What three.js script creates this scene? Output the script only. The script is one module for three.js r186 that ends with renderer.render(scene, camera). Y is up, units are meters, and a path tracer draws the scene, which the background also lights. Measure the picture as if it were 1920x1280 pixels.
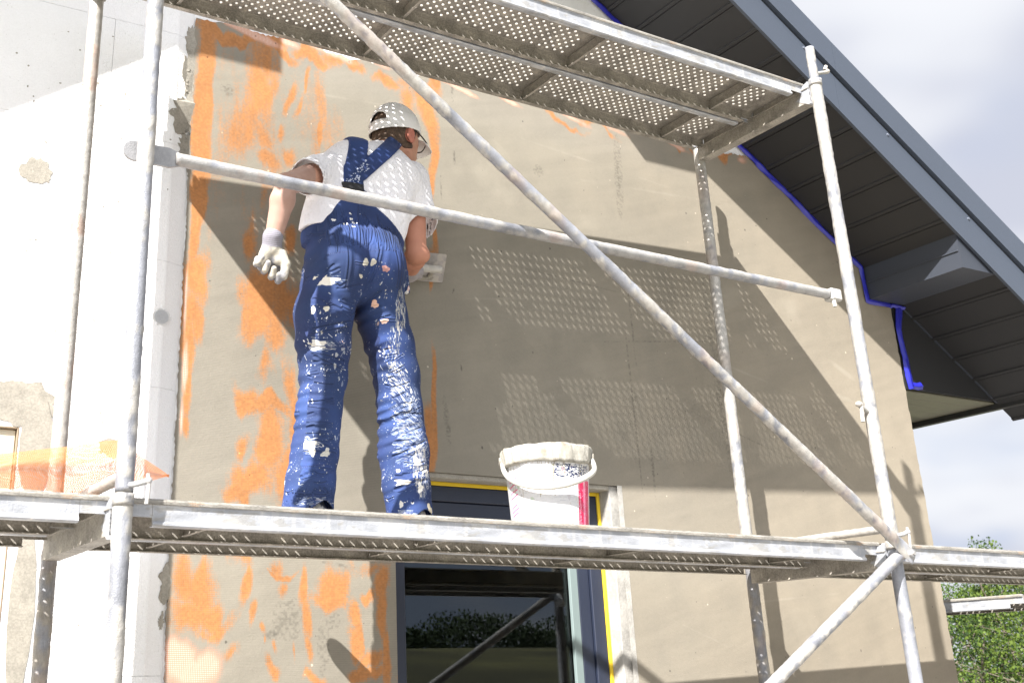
import * as THREE from 'three';
import { mergeGeometries, mergeVertices } from 'three/addons/utils/BufferGeometryUtils.js';

// ---------- camera, sky, sun, exposure ----------
const scene = new THREE.Scene();
const V = (x, y, z) => new THREE.Vector3(x, y, z);
const FOCAL = 2138.67, PPX = 733.7, PPY = 468.8;            // lens of the cropped photograph, in pixels of a 1920 x 1280 frame
const FULLW = 2 * (1920 - PPX), FULLH = 2 * (1280 - PPY);
const camera = new THREE.PerspectiveCamera(2 * Math.atan(FULLH / 2 / FOCAL) * 180 / Math.PI, FULLW / FULLH, 0.05, 2000);
camera.setViewOffset(FULLW, FULLH, FULLW - 1920, FULLH - 1280, 1920, 1280);
camera.position.set(-0.8862, -0.4622, 2.9328);
camera.rotation.set(0.3605, -0.5257, -0.0193, 'YXZ');
camera.focus = 4.6; camera.userData.fStop = 6.3;
camera.updateMatrixWorld(true);

const renderer = new THREE.WebGLRenderer({ antialias: true });
renderer.toneMapping = THREE.LinearToneMapping;
renderer.toneMappingExposure = 3.1;
renderer.shadowMap.enabled = true;

const SUN = V(-1.5607, 1.7684, 1).normalize();
const sun = new THREE.DirectionalLight(new THREE.Color(1, 0.965, 0.915), 4.7);
sun.position.copy(SUN).multiplyScalar(40); sun.target.position.set(0, 0, 0);
sun.castShadow = true; sun.shadow.radius = 1.0; sun.shadow.mapSize.set(4096, 4096);
Object.assign(sun.shadow.camera, { left: -14, right: 14, top: 14, bottom: -14, near: 1, far: 90 });
scene.add(sun); scene.add(sun.target);

// ---------- noise and random numbers ----------
function rngOf(seed) { let s = seed >>> 0; return () => { s = (s + 0x6D2B79F5) | 0; let t = Math.imul(s ^ (s >>> 15), 1 | s); t = (t + Math.imul(t ^ (t >>> 7), 61 | t)) ^ t; return ((t ^ (t >>> 14)) >>> 0) / 4294967296; }; }
const hash = (x, y, z) => { let h = (Math.imul(x, 374761393) + Math.imul(y, 668265263) + Math.imul(z, 1274126177)) | 0; h = Math.imul(h ^ (h >>> 13), 1274126177); return ((h ^ (h >>> 16)) >>> 0) / 4294967295; };
const sm = (t) => t * t * (3 - 2 * t), mix = (a, b, t) => a + (b - a) * t, clamp = (x, a = 0, b = 1) => Math.min(b, Math.max(a, x)), step = (a, b, x) => sm(clamp((x - a) / (b - a)));
function noise3(x, y, z) {
  const X = Math.floor(x), Y = Math.floor(y), Z = Math.floor(z), u = sm(x - X), v = sm(y - Y), w = sm(z - Z);
  return mix(mix(mix(hash(X, Y, Z), hash(X + 1, Y, Z), u), mix(hash(X, Y + 1, Z), hash(X + 1, Y + 1, Z), u), v),
    mix(mix(hash(X, Y, Z + 1), hash(X + 1, Y, Z + 1), u), mix(hash(X, Y + 1, Z + 1), hash(X + 1, Y + 1, Z + 1), u), v), w);
}
function noise2(x, y, s = 0) { const X = Math.floor(x), Y = Math.floor(y), u = sm(x - X), v = sm(y - Y); return mix(mix(hash(X, Y, s), hash(X + 1, Y, s), u), mix(hash(X, Y + 1, s), hash(X + 1, Y + 1, s), u), v); }
function fbm2(x, y, s = 0, n = 4) { let a = 0.5, t = 0, k = 0; for (let i = 0; i < n; i++) { t += a * noise2(x, y, s + i); k += a; a *= 0.5; x = x * 2.03 + 7.1; y = y * 2.03 + 3.7; } return t / k; }
function fbm3(x, y, z, n = 3) { let a = 0.5, t = 0, k = 0; for (let i = 0; i < n; i++) { t += a * noise3(x, y, z); k += a; a *= 0.5; x = x * 2.03 + 7.1; y = y * 2.03 + 3.7; z = z * 2.03 + 1.9; } return t / k; }
function tileNoise(x, y, period, s) { const X = Math.floor(x), Y = Math.floor(y), u = sm(x - X), v = sm(y - Y), m = (a) => ((a % period) + period) % period; return mix(mix(hash(m(X), m(Y), s), hash(m(X + 1), m(Y), s), u), mix(hash(m(X), m(Y + 1), s), hash(m(X + 1), m(Y + 1), s), u), v); }
function tileFbm(u, v, period, s, n = 4) { let a = 0.5, t = 0, k = 0; for (let i = 0; i < n; i++) { t += a * tileNoise(u * period, v * period, period, s + i); k += a; a *= 0.5; period *= 2; } return t / k; }

// ---------- textures ----------
const toS = (c) => c <= 0.0031308 ? c * 12.92 : 1.055 * Math.pow(c, 1 / 2.4) - 0.055;
function tex(w, h, fn, srgb = true, repeat = true) {                // fn(u, v, out) fills linear r g b
  const d = new Uint8Array(w * h * 4), o = [0, 0, 0, 1];
  for (let y = 0; y < h; y++) for (let x = 0; x < w; x++) {
    o[3] = 1; fn((x + 0.5) / w, (y + 0.5) / h, o); const i = (y * w + x) * 4;
    for (let c = 0; c < 3; c++) d[i + c] = 255 * clamp(srgb ? toS(clamp(o[c])) : o[c]);
    d[i + 3] = 255 * clamp(o[3]);
  }
  const t = new THREE.DataTexture(d, w, h, THREE.RGBAFormat); t.magFilter = THREE.LinearFilter; t.minFilter = THREE.LinearFilter;
  t.colorSpace = srgb ? THREE.SRGBColorSpace : THREE.NoColorSpace; t.wrapS = t.wrapT = repeat ? THREE.RepeatWrapping : THREE.ClampToEdgeWrapping; t.needsUpdate = true; return t;
}
const scaled = (t, sx, sy) => { const c = t.clone(); c.repeat.set(sx, sy); c.needsUpdate = true; return c; };
const grey = (fn) => (u, v, o) => { o[0] = o[1] = o[2] = fn(u, v); };
const mat = (o) => new THREE.MeshStandardMaterial(o), phys = (o) => new THREE.MeshPhysicalMaterial(o);
const col = (r, g, b) => new THREE.Color().setRGB(r, g, b);

// ---------- sky: bright broken cloud over pale blue ----------
{
  const W = 1024, H = 512, d = new Float32Array(W * H * 4);
  for (let y = 0; y < H; y++) for (let x = 0; x < W; x++) {
    const up = ((y + 0.5) / H - 0.5) * Math.PI, az = ((x + 0.5) / W - 0.5) * 2 * Math.PI, cy = Math.sin(up), dx = Math.cos(az) * Math.cos(up), dz = Math.sin(az) * Math.cos(up);
    const k = 1 / (Math.max(cy, 0) + 0.22), px = dx * k, pz = dz * k;
    const big = fbm3(px * 1.3 + 11, cy * 2, pz * 1.3 + 4, 5), fine = fbm3(px * 4 + 3, cy * 5, pz * 4 + 9, 4);
    const clear = 0.10 * step(0.3, 0.9, dz) * step(0.5, 0.1, cy), cloud = step(0.24 + clear * 2, 0.50 + clear * 2, big * 0.75 + fine * 0.25), dark = step(0.40, 0.66, fbm3(px * 2.1 + 31, cy * 3, pz * 2.1 + 17, 4));
    const toSun = Math.max(0, dx * SUN.x + cy * SUN.y + dz * SUN.z), halo = Math.pow(toSun, 2) * 0.48 + Math.pow(toSun, 12) * 0.15;
    const blue = [0.165, 0.20, 0.27], white = [0.300, 0.306, 0.322], shade = [0.198, 0.207, 0.245];
    const i = (y * W + x) * 4;
    for (let c = 0; c < 3; c++) {
      let s = mix(blue[c], mix(white[c], shade[c], dark * 0.9), cloud) + halo;
      if (cy < 0) s = mix(s, [0.10, 0.10, 0.08][c], clamp(-cy * 12));
      d[i + c] = s;
    }
    d[i + 3] = 1;
  }
  const t = new THREE.DataTexture(d, W, H, THREE.RGBAFormat, THREE.FloatType);
  t.mapping = THREE.EquirectangularReflectionMapping; t.magFilter = t.minFilter = THREE.LinearFilter; t.needsUpdate = true;
  scene.background = t; scene.environment = t;
}

// ---------- scene tree helpers ----------
const taken = new Map();
function numbered(name) { const n = taken.get(name) ?? 0; taken.set(name, n + 1); return n ? `${name}_${String(n).padStart(3, '0')}` : name; }
function tag(o, label, category, group, kind) { if (label) o.userData.label = label; if (category) o.userData.category = category; if (group) o.userData.group = group; if (kind) o.userData.kind = kind; return o; }
function thing(name, label, category, group) { const g = new THREE.Group(); g.name = numbered(name); scene.add(g); return tag(g, label, category, group); }
function part(name, geo, m, parent, label) { const o = new THREE.Mesh(geo, m); o.name = numbered(name); o.castShadow = o.receiveShadow = true; parent.add(o); if (label) o.userData.label = label; return o; }
const merge = (list) => mergeGeometries(list.map((g) => { const n = g.index ? g.toNonIndexed() : g; for (const k of Object.keys(n.attributes)) if (!['position', 'normal', 'uv', 'color'].includes(k)) n.deleteAttribute(k); return n; }));

// ---------- rays of the photograph, to read places off known planes ----------
const RAYM = new THREE.Matrix3().setFromMatrix4(camera.matrixWorld);
const ray = (u, v) => V((u - PPX) / FOCAL, -(v - PPY) / FOCAL, -1).applyMatrix3(RAYM);
const atZ = (u, v, z) => { const d = ray(u, v), t = (z - camera.position.z) / d.z; return camera.position.clone().addScaledVector(d, t); };
const TH = Math.atan(0.02348), WX = V(Math.cos(TH), 0, Math.sin(TH)), WN = V(-Math.sin(TH), 0, Math.cos(TH)), WO = V(0, 0, -1.0289);
const onWall = (u, v, off = 0) => { const d = ray(u, v), t = (WO.clone().sub(camera.position).dot(WN) + off) / d.dot(WN), P = camera.position.clone().addScaledVector(d, t).sub(WO); return [P.dot(WX), P.y]; };
const wallPoint = (x, y, o = 0) => WO.clone().addScaledVector(WX, x).add(V(0, y, 0)).addScaledVector(WN, o);

// ---------- geometry helpers ----------
function box(x0, x1, y0, y1, z0, z1, bevel = 0) {                   // uv in metres; bevel cuts the twelve edges
  const g = [], c = V((x0 + x1) / 2, (y0 + y1) / 2, (z0 + z1) / 2), h = [(x1 - x0) / 2, (y1 - y0) / 2, (z1 - z0) / 2], b = Math.min(bevel, ...h.map((a) => a * 0.9));
  const pos = [], uv = [];
  const tri = (a, bb, cc) => { for (const p of [a, bb, cc]) pos.push(p.x, p.y, p.z); };
  const quad = (a, bb, cc, d) => { const n = bb.clone().sub(a).cross(cc.clone().sub(a)); if (n.dot(a.clone().add(cc).multiplyScalar(0.5).sub(c)) < 0) { tri(a, d, cc); tri(a, cc, bb); } else { tri(a, bb, cc); tri(a, cc, d); } };
  const P = (f) => V(c.x + f[0], c.y + f[1], c.z + f[2]);
  for (let a = 0; a < 3; a++) { const i = (a + 1) % 3, j = (a + 2) % 3; for (const s of [-1, 1]) { const q = []; for (const [p, r] of [[-1, -1], [1, -1], [1, 1], [-1, 1]]) { const f = []; f[a] = s * h[a]; f[i] = p * (h[i] - b); f[j] = r * (h[j] - b); q.push(P(f)); } quad(...q); } }
  if (b > 0) {
    for (let a = 0; a < 3; a++) { const i = (a + 1) % 3, j = (a + 2) % 3; for (const s of [-1, 1]) for (const t of [-1, 1]) { const q = []; for (const [w, e] of [[-1, 0], [1, 0], [1, 1], [-1, 1]]) { const f = []; f[a] = w * (h[a] - b); f[i] = s * (h[i] - (e ? b : 0)); f[j] = t * (h[j] - (e ? 0 : b)); q.push(P(f)); } quad(...q); } }
    for (const s of [-1, 1]) for (const t of [-1, 1]) for (const r of [-1, 1]) { const A = P([s * h[0], t * (h[1] - b), r * (h[2] - b)]), B = P([s * (h[0] - b), t * h[1], r * (h[2] - b)]), D = P([s * (h[0] - b), t * (h[1] - b), r * h[2]]); s * t * r > 0 ? tri(A, B, D) : tri(A, D, B); }
  }
  const geo = new THREE.BufferGeometry(); geo.setAttribute('position', new THREE.Float32BufferAttribute(pos, 3)); geo.computeVertexNormals();
  const n = geo.attributes.normal; for (let k = 0; k < n.count; k++) { const x = pos[k * 3], y = pos[k * 3 + 1], z = pos[k * 3 + 2], ax = Math.abs(n.getX(k)), ay = Math.abs(n.getY(k)), az = Math.abs(n.getZ(k)); if (az >= ax && az >= ay) uv.push(x, y); else if (ax >= ay) uv.push(z, y); else uv.push(x, z); }
  geo.setAttribute('uv', new THREE.Float32BufferAttribute(uv, 2)); return geo;
}
function turned(g, m) { g.applyMatrix4(m); if (m.determinant() < 0) { const p = g.attributes.position, u = g.attributes.uv; for (let i = 0; i < p.count; i += 3) for (const q of [p, u]) { if (!q) continue; const s = q.itemSize, A = q.array; for (let k = 0; k < s; k++) { const t = A[(i + 1) * s + k]; A[(i + 1) * s + k] = A[(i + 2) * s + k]; A[(i + 2) * s + k] = t; } } } g.computeVertexNormals(); return g; }
function planarUV(g, f = (x, y, z) => [x, y]) { const p = g.attributes.position, uv = new Float32Array(p.count * 2); for (let i = 0; i < p.count; i++) { const a = f(p.getX(i), p.getY(i), p.getZ(i)); uv[i * 2] = a[0]; uv[i * 2 + 1] = a[1]; } g.setAttribute('uv', new THREE.BufferAttribute(uv, 2)); return g; }
function plate(points, depth, z0 = 0, holes = []) {                 // an outline in x, y given a thickness towards +z
  const s = new THREE.Shape(points.map((p) => new THREE.Vector2(p[0], p[1]))); for (const h of holes) s.holes.push(new THREE.Path(h.map((p) => new THREE.Vector2(p[0], p[1]))));
  const g = new THREE.ExtrudeGeometry(s, { depth, bevelEnabled: false }); g.translate(0, 0, z0); return planarUV(g.index ? g.toNonIndexed() : g);
}
function sweep(profile, x0, x1, closed = true) {                    // a z, y profile drawn along x, flat shaded
  const pos = [], uv = []; let s = 0; const n = profile.length, m = closed ? n : n - 1;
  for (let i = 0; i < m; i++) { const a = profile[i], b = profile[(i + 1) % n], L = Math.hypot(a[0] - b[0], a[1] - b[1]); pos.push(x0, a[1], a[0], x0, b[1], b[0], x1, b[1], b[0], x0, a[1], a[0], x1, b[1], b[0], x1, a[1], a[0]); uv.push(x0, s, x0, s + L, x1, s + L, x0, s, x1, s + L, x1, s); s += L; }
  const caps = THREE.ShapeUtils.triangulateShape(profile.map((p) => new THREE.Vector2(p[0], p[1])), []);
  if (closed) for (const x of [x0, x1]) for (const t of caps) for (const k of t) { pos.push(x, profile[k][1], profile[k][0]); uv.push(profile[k][0], profile[k][1]); }
  const g = new THREE.BufferGeometry(); g.setAttribute('position', new THREE.Float32BufferAttribute(pos, 3)); g.setAttribute('uv', new THREE.Float32BufferAttribute(uv, 2)); g.computeVertexNormals(); return g;
}
// a scaffold tube from a to b; crust says how much dried mortar sits on it, as lumps with their own colour
function tube(a, b, r, { crust = 0.3, seed = 1, seg = 20, cell = 0.011, flatA = 0, flatB = 0, flatDir = null, dirty = 0, rust = 0, side = null, zinc = 1 } = {}) {
  const d = b.clone().sub(a), L = d.length(), dir = d.clone().normalize(), e1 = flatDir ? flatDir.clone().addScaledVector(dir, -flatDir.dot(dir)).normalize() : (Math.abs(dir.y) > 0.9 ? V(1, 0, 0) : V(0, 1, 0)).cross(dir).normalize(), e2 = dir.clone().cross(e1).normalize();
  const n = Math.max(1, Math.round(L / cell)), pos = [], uv = [], cl = [], idx = [], p = V(0, 0, 0);
  for (let i = 0; i <= n; i++) {
    const t = i / n, s = t * L; let k = 0;
    if (flatA) k = Math.max(k, 1 - step(flatA * 0.75, flatA * 1.35, s)); if (flatB) k = Math.max(k, 1 - step(flatB * 0.75, flatB * 1.35, L - s));
    for (let j = 0; j <= seg; j++) {
      const A = j / seg * 2 * Math.PI, c = Math.cos(A), q = Math.sin(A), nx = mix(1, 0.22, k), ny = mix(1, 1.42, k);
      const dirn = e1.clone().multiplyScalar(c * nx).addScaledVector(e2, q * ny);
      const w = V(a.x, a.y, a.z).addScaledVector(dir, s).addScaledVector(dirn, r);
      const f = fbm3(w.x * 42 + seed * 13, w.y * 36, w.z * 42, 3), g = fbm3(w.x * 6 + seed * 5, w.y * 5, w.z * 6 + 9, 3), fine = noise3(w.x * 110 + seed, w.y * 110, w.z * 110);
      let facing = 1; if (side) facing = 0.55 + 0.9 * clamp(dirn.dot(side) * 0.8 + 0.2);
      const cr = step(0.62 - crust * 0.42, 0.70 - crust * 0.34, (g * 0.45 + f * 0.55)) * (facing > 0.8 ? 1 : facing), lump = cr * (0.0005 + 0.0038 * fine * f);
      w.addScaledVector(dirn, lump); pos.push(w.x, w.y, w.z); uv.push(A * r, s);
      const tone = zinc * (0.13 + 0.34 * fbm3(w.x * 9 + 3, w.y * 4 + seed, w.z * 9, 3)), ru = rust * step(0.60, 0.72, fbm3(w.x * 14 + 40, w.y * 9 + seed * 3, w.z * 14, 3));
      const di = dirty * step(0.3, 0.6, f);
      let R = mix(tone * 0.97, 0.39 + 0.16 * fine, cr), G = mix(tone, 0.375 + 0.15 * fine, cr), B = mix(tone * 1.10, 0.345 + 0.14 * fine, cr);
      R = mix(R, 0.30, di * 0.8); G = mix(G, 0.255, di * 0.8); B = mix(B, 0.20, di * 0.8); R = mix(R, 0.42, ru * 0.8); G = mix(G, 0.20, ru * 0.8); B = mix(B, 0.11, ru * 0.8);
      cl.push(R, G, B);
    }
  }
  const S = seg + 1; for (let i = 0; i < n; i++) for (let j = 0; j < seg; j++) { const q = i * S + j; idx.push(q, q + 1, q + S + 1, q, q + S + 1, q + S); }
  for (const [row, e, flip] of [[0, a, 1], [n, b, 0]]) { const c = pos.length / 3; pos.push(e.x, e.y, e.z); uv.push(0, 0); cl.push(0.25, 0.24, 0.22); for (let j = 0; j < seg; j++) flip ? idx.push(c, row * S + j + 1, row * S + j) : idx.push(c, row * S + j, row * S + j + 1); }
  const g = new THREE.BufferGeometry(); g.setAttribute('position', new THREE.Float32BufferAttribute(pos, 3)); g.setAttribute('uv', new THREE.Float32BufferAttribute(uv, 2)); g.setAttribute('color', new THREE.Float32BufferAttribute(cl, 3)); g.setIndex(idx); g.computeVertexNormals();
  const nn = g.attributes.normal; for (let i = 0; i <= n; i++) { const p0 = i * S, p1 = p0 + seg, v = V(nn.getX(p0) + nn.getX(p1), nn.getY(p0) + nn.getY(p1), nn.getZ(p0) + nn.getZ(p1)).normalize(); nn.setXYZ(p0, v.x, v.y, v.z); nn.setXYZ(p1, v.x, v.y, v.z); }
  return g.toNonIndexed();
}
function rod(points, r, seg = 10, n = 24) { const g = new THREE.TubeGeometry(new THREE.CatmullRomCurve3(points), n, r, seg, false); return g.toNonIndexed(); }
function paint(g, r, gg, b) { const n = g.attributes.position.count, a = new Float32Array(n * 3); for (let i = 0; i < n; i++) { const p = g.attributes.position, f = 0.85 + 0.3 * fbm3(p.getX(i) * 20, p.getY(i) * 20, p.getZ(i) * 20, 2); a[i * 3] = r * f; a[i * 3 + 1] = gg * f; a[i * 3 + 2] = b * f; } g.setAttribute('color', new THREE.BufferAttribute(a, 3)); return g; }

// ================= ground =================
const GY = -2.1;
const grassTex = tex(512, 512, (u, v, o) => { const f = tileFbm(u, v, 6, 1), g = tileFbm(u, v, 64, 5, 3), k = f * 0.6 + g * 0.6; o[0] = 0.10 * k + 0.03; o[1] = 0.12 * k + 0.03; o[2] = 0.045 * k + 0.01; });
const soilTex = tex(512, 512, (u, v, o) => { const f = tileFbm(u, v, 5, 21), g = tileFbm(u, v, 90, 25, 3), k = 0.55 + 0.5 * f + 0.35 * (g - 0.5); o[0] = 0.385 * k; o[1] = 0.36 * k; o[2] = 0.33 * k; });
const ground = part('ground', planarUV(new THREE.CircleGeometry(600, 64).rotateX(-Math.PI / 2).toNonIndexed(), (x, y, z) => [x / 3, z / 3]), mat({ map: grassTex, roughness: 0.95 }), scene);
ground.position.y = GY; tag(ground, 'green grass field around the house', 'ground', null, 'structure');
{
  const pts = []; for (let i = 0; i < 48; i++) { const a = i / 48 * 2 * Math.PI, r = 1 + 0.12 * (fbm2(Math.cos(a) * 2 + 5, Math.sin(a) * 2 + 5, 3) - 0.5) * 4; pts.push([1.5 + Math.cos(a) * 11 * r, Math.sin(a) * 10.5 * r]); }
  const g = planarUV(new THREE.ShapeGeometry(new THREE.Shape(pts.map((p) => new THREE.Vector2(p[0], p[1])))).rotateX(-Math.PI / 2).toNonIndexed(), (x, y, z) => [x / 1.7, z / 1.7]);
  const s = part('building_site_soil', g, mat({ map: soilTex, roughness: 0.95 }), scene); s.position.y = GY + 0.004; tag(s, 'bare trodden soil round the house under renovation', 'soil', null, 'structure');
}

{ // the field climbs gently to the woodland behind the camera
  const pos = [], idx = [], N = 40; for (let i = 0; i <= N; i++) for (let j = 0; j <= N; j++) { const x = mix(-90, 180, i / N), z = mix(16, 120, j / N); pos.push(x, GY + 0.01 - (j === 0 ? 0.06 : 0) + 3.5 * step(16, 64, z) + 0.12 * (fbm2(x * 0.2, z * 0.2, 3) - 0.5), z); if (i < N && j < N) { const q = i * (N + 1) + j; idx.push(q, q + 1, q + N + 2, q, q + N + 2, q + N + 1); } }
  const g = new THREE.BufferGeometry(); g.setAttribute('position', new THREE.Float32BufferAttribute(pos, 3)); g.setIndex(idx); planarUV(g, (x, y, z) => [x / 3, z / 3]); g.computeVertexNormals();
  tag(part('field_slope', g, mat({ map: scaled(tex(256, 256, (u, v, o) => { const f = tileFbm(u, v, 5, 231, 5), k = 0.25 + 1.3 * Math.pow(f, 1.6); o[0] = 0.085 * k; o[1] = 0.085 * k; o[2] = 0.030 * k; }), 0.12, 0.12), roughness: 0.95 }), scene), 'grass field climbing to the woodland behind the viewer', 'field', null, 'structure');
}

// ================= the house =================
const house = thing('house', 'gabled house with half plastered wall, white insulation boards and dark grey metal eaves', 'house');
house.position.copy(WO); house.rotation.y = -TH;
const SLOPE = 0.708, soffitY = (x) => 2.202 - SLOPE * (x - 3.565), RIDGE = 1.0, soff = (x) => x >= RIDGE ? soffitY(x) : soffitY(2 * RIDGE - x), OVER = 0.60, RC = 4.555, LC = 2 * RIDGE - RC, BACK = -9;
const WIN = { x0: 1.386, x1: 2.520, y0: -1.95, y1: 0.322 };
const epsTex = tex(512, 512, (u, v, o) => { const b = tileFbm(u, v, 96, 41, 2), d = tileFbm(u, v, 4, 44, 3), sp = step(0.95, 0.985, tileNoise(u * 60, v * 60, 60, 49)) * 0.2; const k = 0.87 + 0.05 * (b - 0.5) + 0.04 * (d - 0.5); o[0] = k * (1 - sp); o[1] = k * (1 - sp) * 1.0; o[2] = k * (1 - sp * 1.1) * 1.01; });
const epsBump = tex(512, 512, grey((u, v) => tileFbm(u, v, 110, 61, 2)), false);
const epsM = mat({ map: scaled(epsTex, 2.2, 2.2), bumpMap: scaled(epsBump, 2.9, 2.9), bumpScale: 0.0016, roughness: 0.85 });
const darkM = mat({ color: col(0.02, 0.02, 0.022), roughness: 0.9 });
const concreteM = mat({ map: scaled(tex(256, 256, (u, v, o) => { const k = 0.42 + 0.2 * tileFbm(u, v, 12, 71); o[0] = k; o[1] = k * 0.97; o[2] = k * 0.9; }), 1, 1), roughness: 0.95 });

// masonry behind the boards, with the window opening cut out, and the other walls
const gable = part('gable_wall', plate([[LC, GY], [RC - 0.004, GY], [RC - 0.004, soff(RC)], [RIDGE, soff(RIDGE)], [LC, soff(LC)]], 0.30, -0.31, [[[WIN.x0 - 0.002, WIN.y0], [WIN.x1 + 0.002, WIN.y0], [WIN.x1 + 0.002, WIN.y1 + 0.002], [WIN.x0 - 0.002, WIN.y1 + 0.002]]]), epsM, house);
part('side_wall', box(RC - 0.30, RC - 0.004, GY, 0.97, BACK, -0.312), concreteM, house);
part('side_wall', box(LC, LC + 0.3, GY, 0.97, BACK, -0.312), concreteM, house);
part('rear_wall', plate([[LC + 0.31, GY], [RC - 0.31, GY], [RC - 0.31, 0.96], [RIDGE, soff(RIDGE)], [LC + 0.31, 0.96]], 0.25, BACK + 0.003), concreteM, house);

// white foam boards, half a metre high and a metre long, standing proud on the left of the gable and chamfered towards the plaster
const PROUD = 0.024, EDGE = 0.413;
{
  const ys = [-2.1, -1.91, -1.418, -0.926, -0.434, 0.0585, 0.548, 1.037, 1.530, 2.022, 2.514, 3.005, 3.35];
  const joints = [-0.3, 0.1, -0.45, 0.02, -0.30, 0.052, -0.063, -0.52, 0.147, -0.35, 0.1, -0.2];
  const prof = [[EDGE - 0.010, PROUD], [EDGE - 0.002, PROUD - 0.0018], [EDGE + 0.006, PROUD - 0.006], [0.4795, -0.008]];
  for (let i = 0; i < ys.length - 1; i++) {
    const y0 = ys[i] + 0.0006, y1 = ys[i + 1] - 0.0006; let xs = [-2.05, joints[i] - 1, joints[i]].filter((x) => x >= -2.05);
    for (let k = 0; k < xs.length; k++) {
      const x0 = xs[k] + 0.0006; let x1 = (k + 1 < xs.length ? xs[k + 1] : null); if (x1 !== null && x1 - x0 < 0.02) continue;
      if (y1 > soff(x0) + 0.3) continue;
      if (x1 === null) {
        const g = sweep(prof.map(([x, z]) => [x, z]).concat([[x0, -0.008], [x0, PROUD]]).reverse(), y0, y1);
        // the profile runs along x in sweep(): turn it so that it runs along y
        g.applyMatrix4(new THREE.Matrix4().set(0, 0, 1, 0, 1, 0, 0, 0, 0, 1, 0, 0, 0, 0, 0, 1)); planarUV(g); g.computeVertexNormals();
        part('insulation_board', g, epsM, gable);
      } else {
        let a = x0, lo = y0; x1 -= 0.0006;
        if (ys[i] < 0.36 && x0 < -0.075) { if (x1 > -0.075) part('insulation_board', box(-0.075, x1, y0, y1, -0.008, PROUD, 0.0008), epsM, gable); if (y1 < 0.36) continue; x1 = Math.min(x1, -0.0762); lo = 0.362; }
        part('insulation_board', box(a, x1, lo, y1, -0.008, PROUD, 0.0008), epsM, gable);
      }
    }
  }
}

// ---------- the base coat with the orange mesh in it ----------
const BX0 = 0.30, BX1 = 4.70, BY0 = -0.66, BY1 = 2.28, BW = 2048, BH = 1400;
function strokes(list) { return list.map(([u, v, ru, rv, deg = 0, w = 1]) => { const c = onWall(u, v), e = onWall(u + 10, v), f = onWall(u, v + 10), sx = Math.hypot(e[0] - c[0], e[1] - c[1]) / 10, sy = Math.hypot(f[0] - c[0], f[1] - c[1]) / 10; return { x: c[0], y: c[1], a: ru * sx, b: rv * sy, c: Math.cos(deg * Math.PI / 180), s: Math.sin(deg * Math.PI / 180), w }; }); }
function maskOf(list, x, y) { let m = -2; for (const k of list) { const dx = x - k.x, dy = y - k.y; if (Math.abs(dx) > k.a * 2.4 + k.b * 2.4 || Math.abs(dy) > k.a * 2.4 + k.b * 2.4) continue; const p = (dx * k.c + dy * k.s) / k.a, q = (-dx * k.s + dy * k.c) / k.b, v = k.w * (1 - Math.sqrt(p * p + q * q)); if (v > m) m = v; } return m; }
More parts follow.
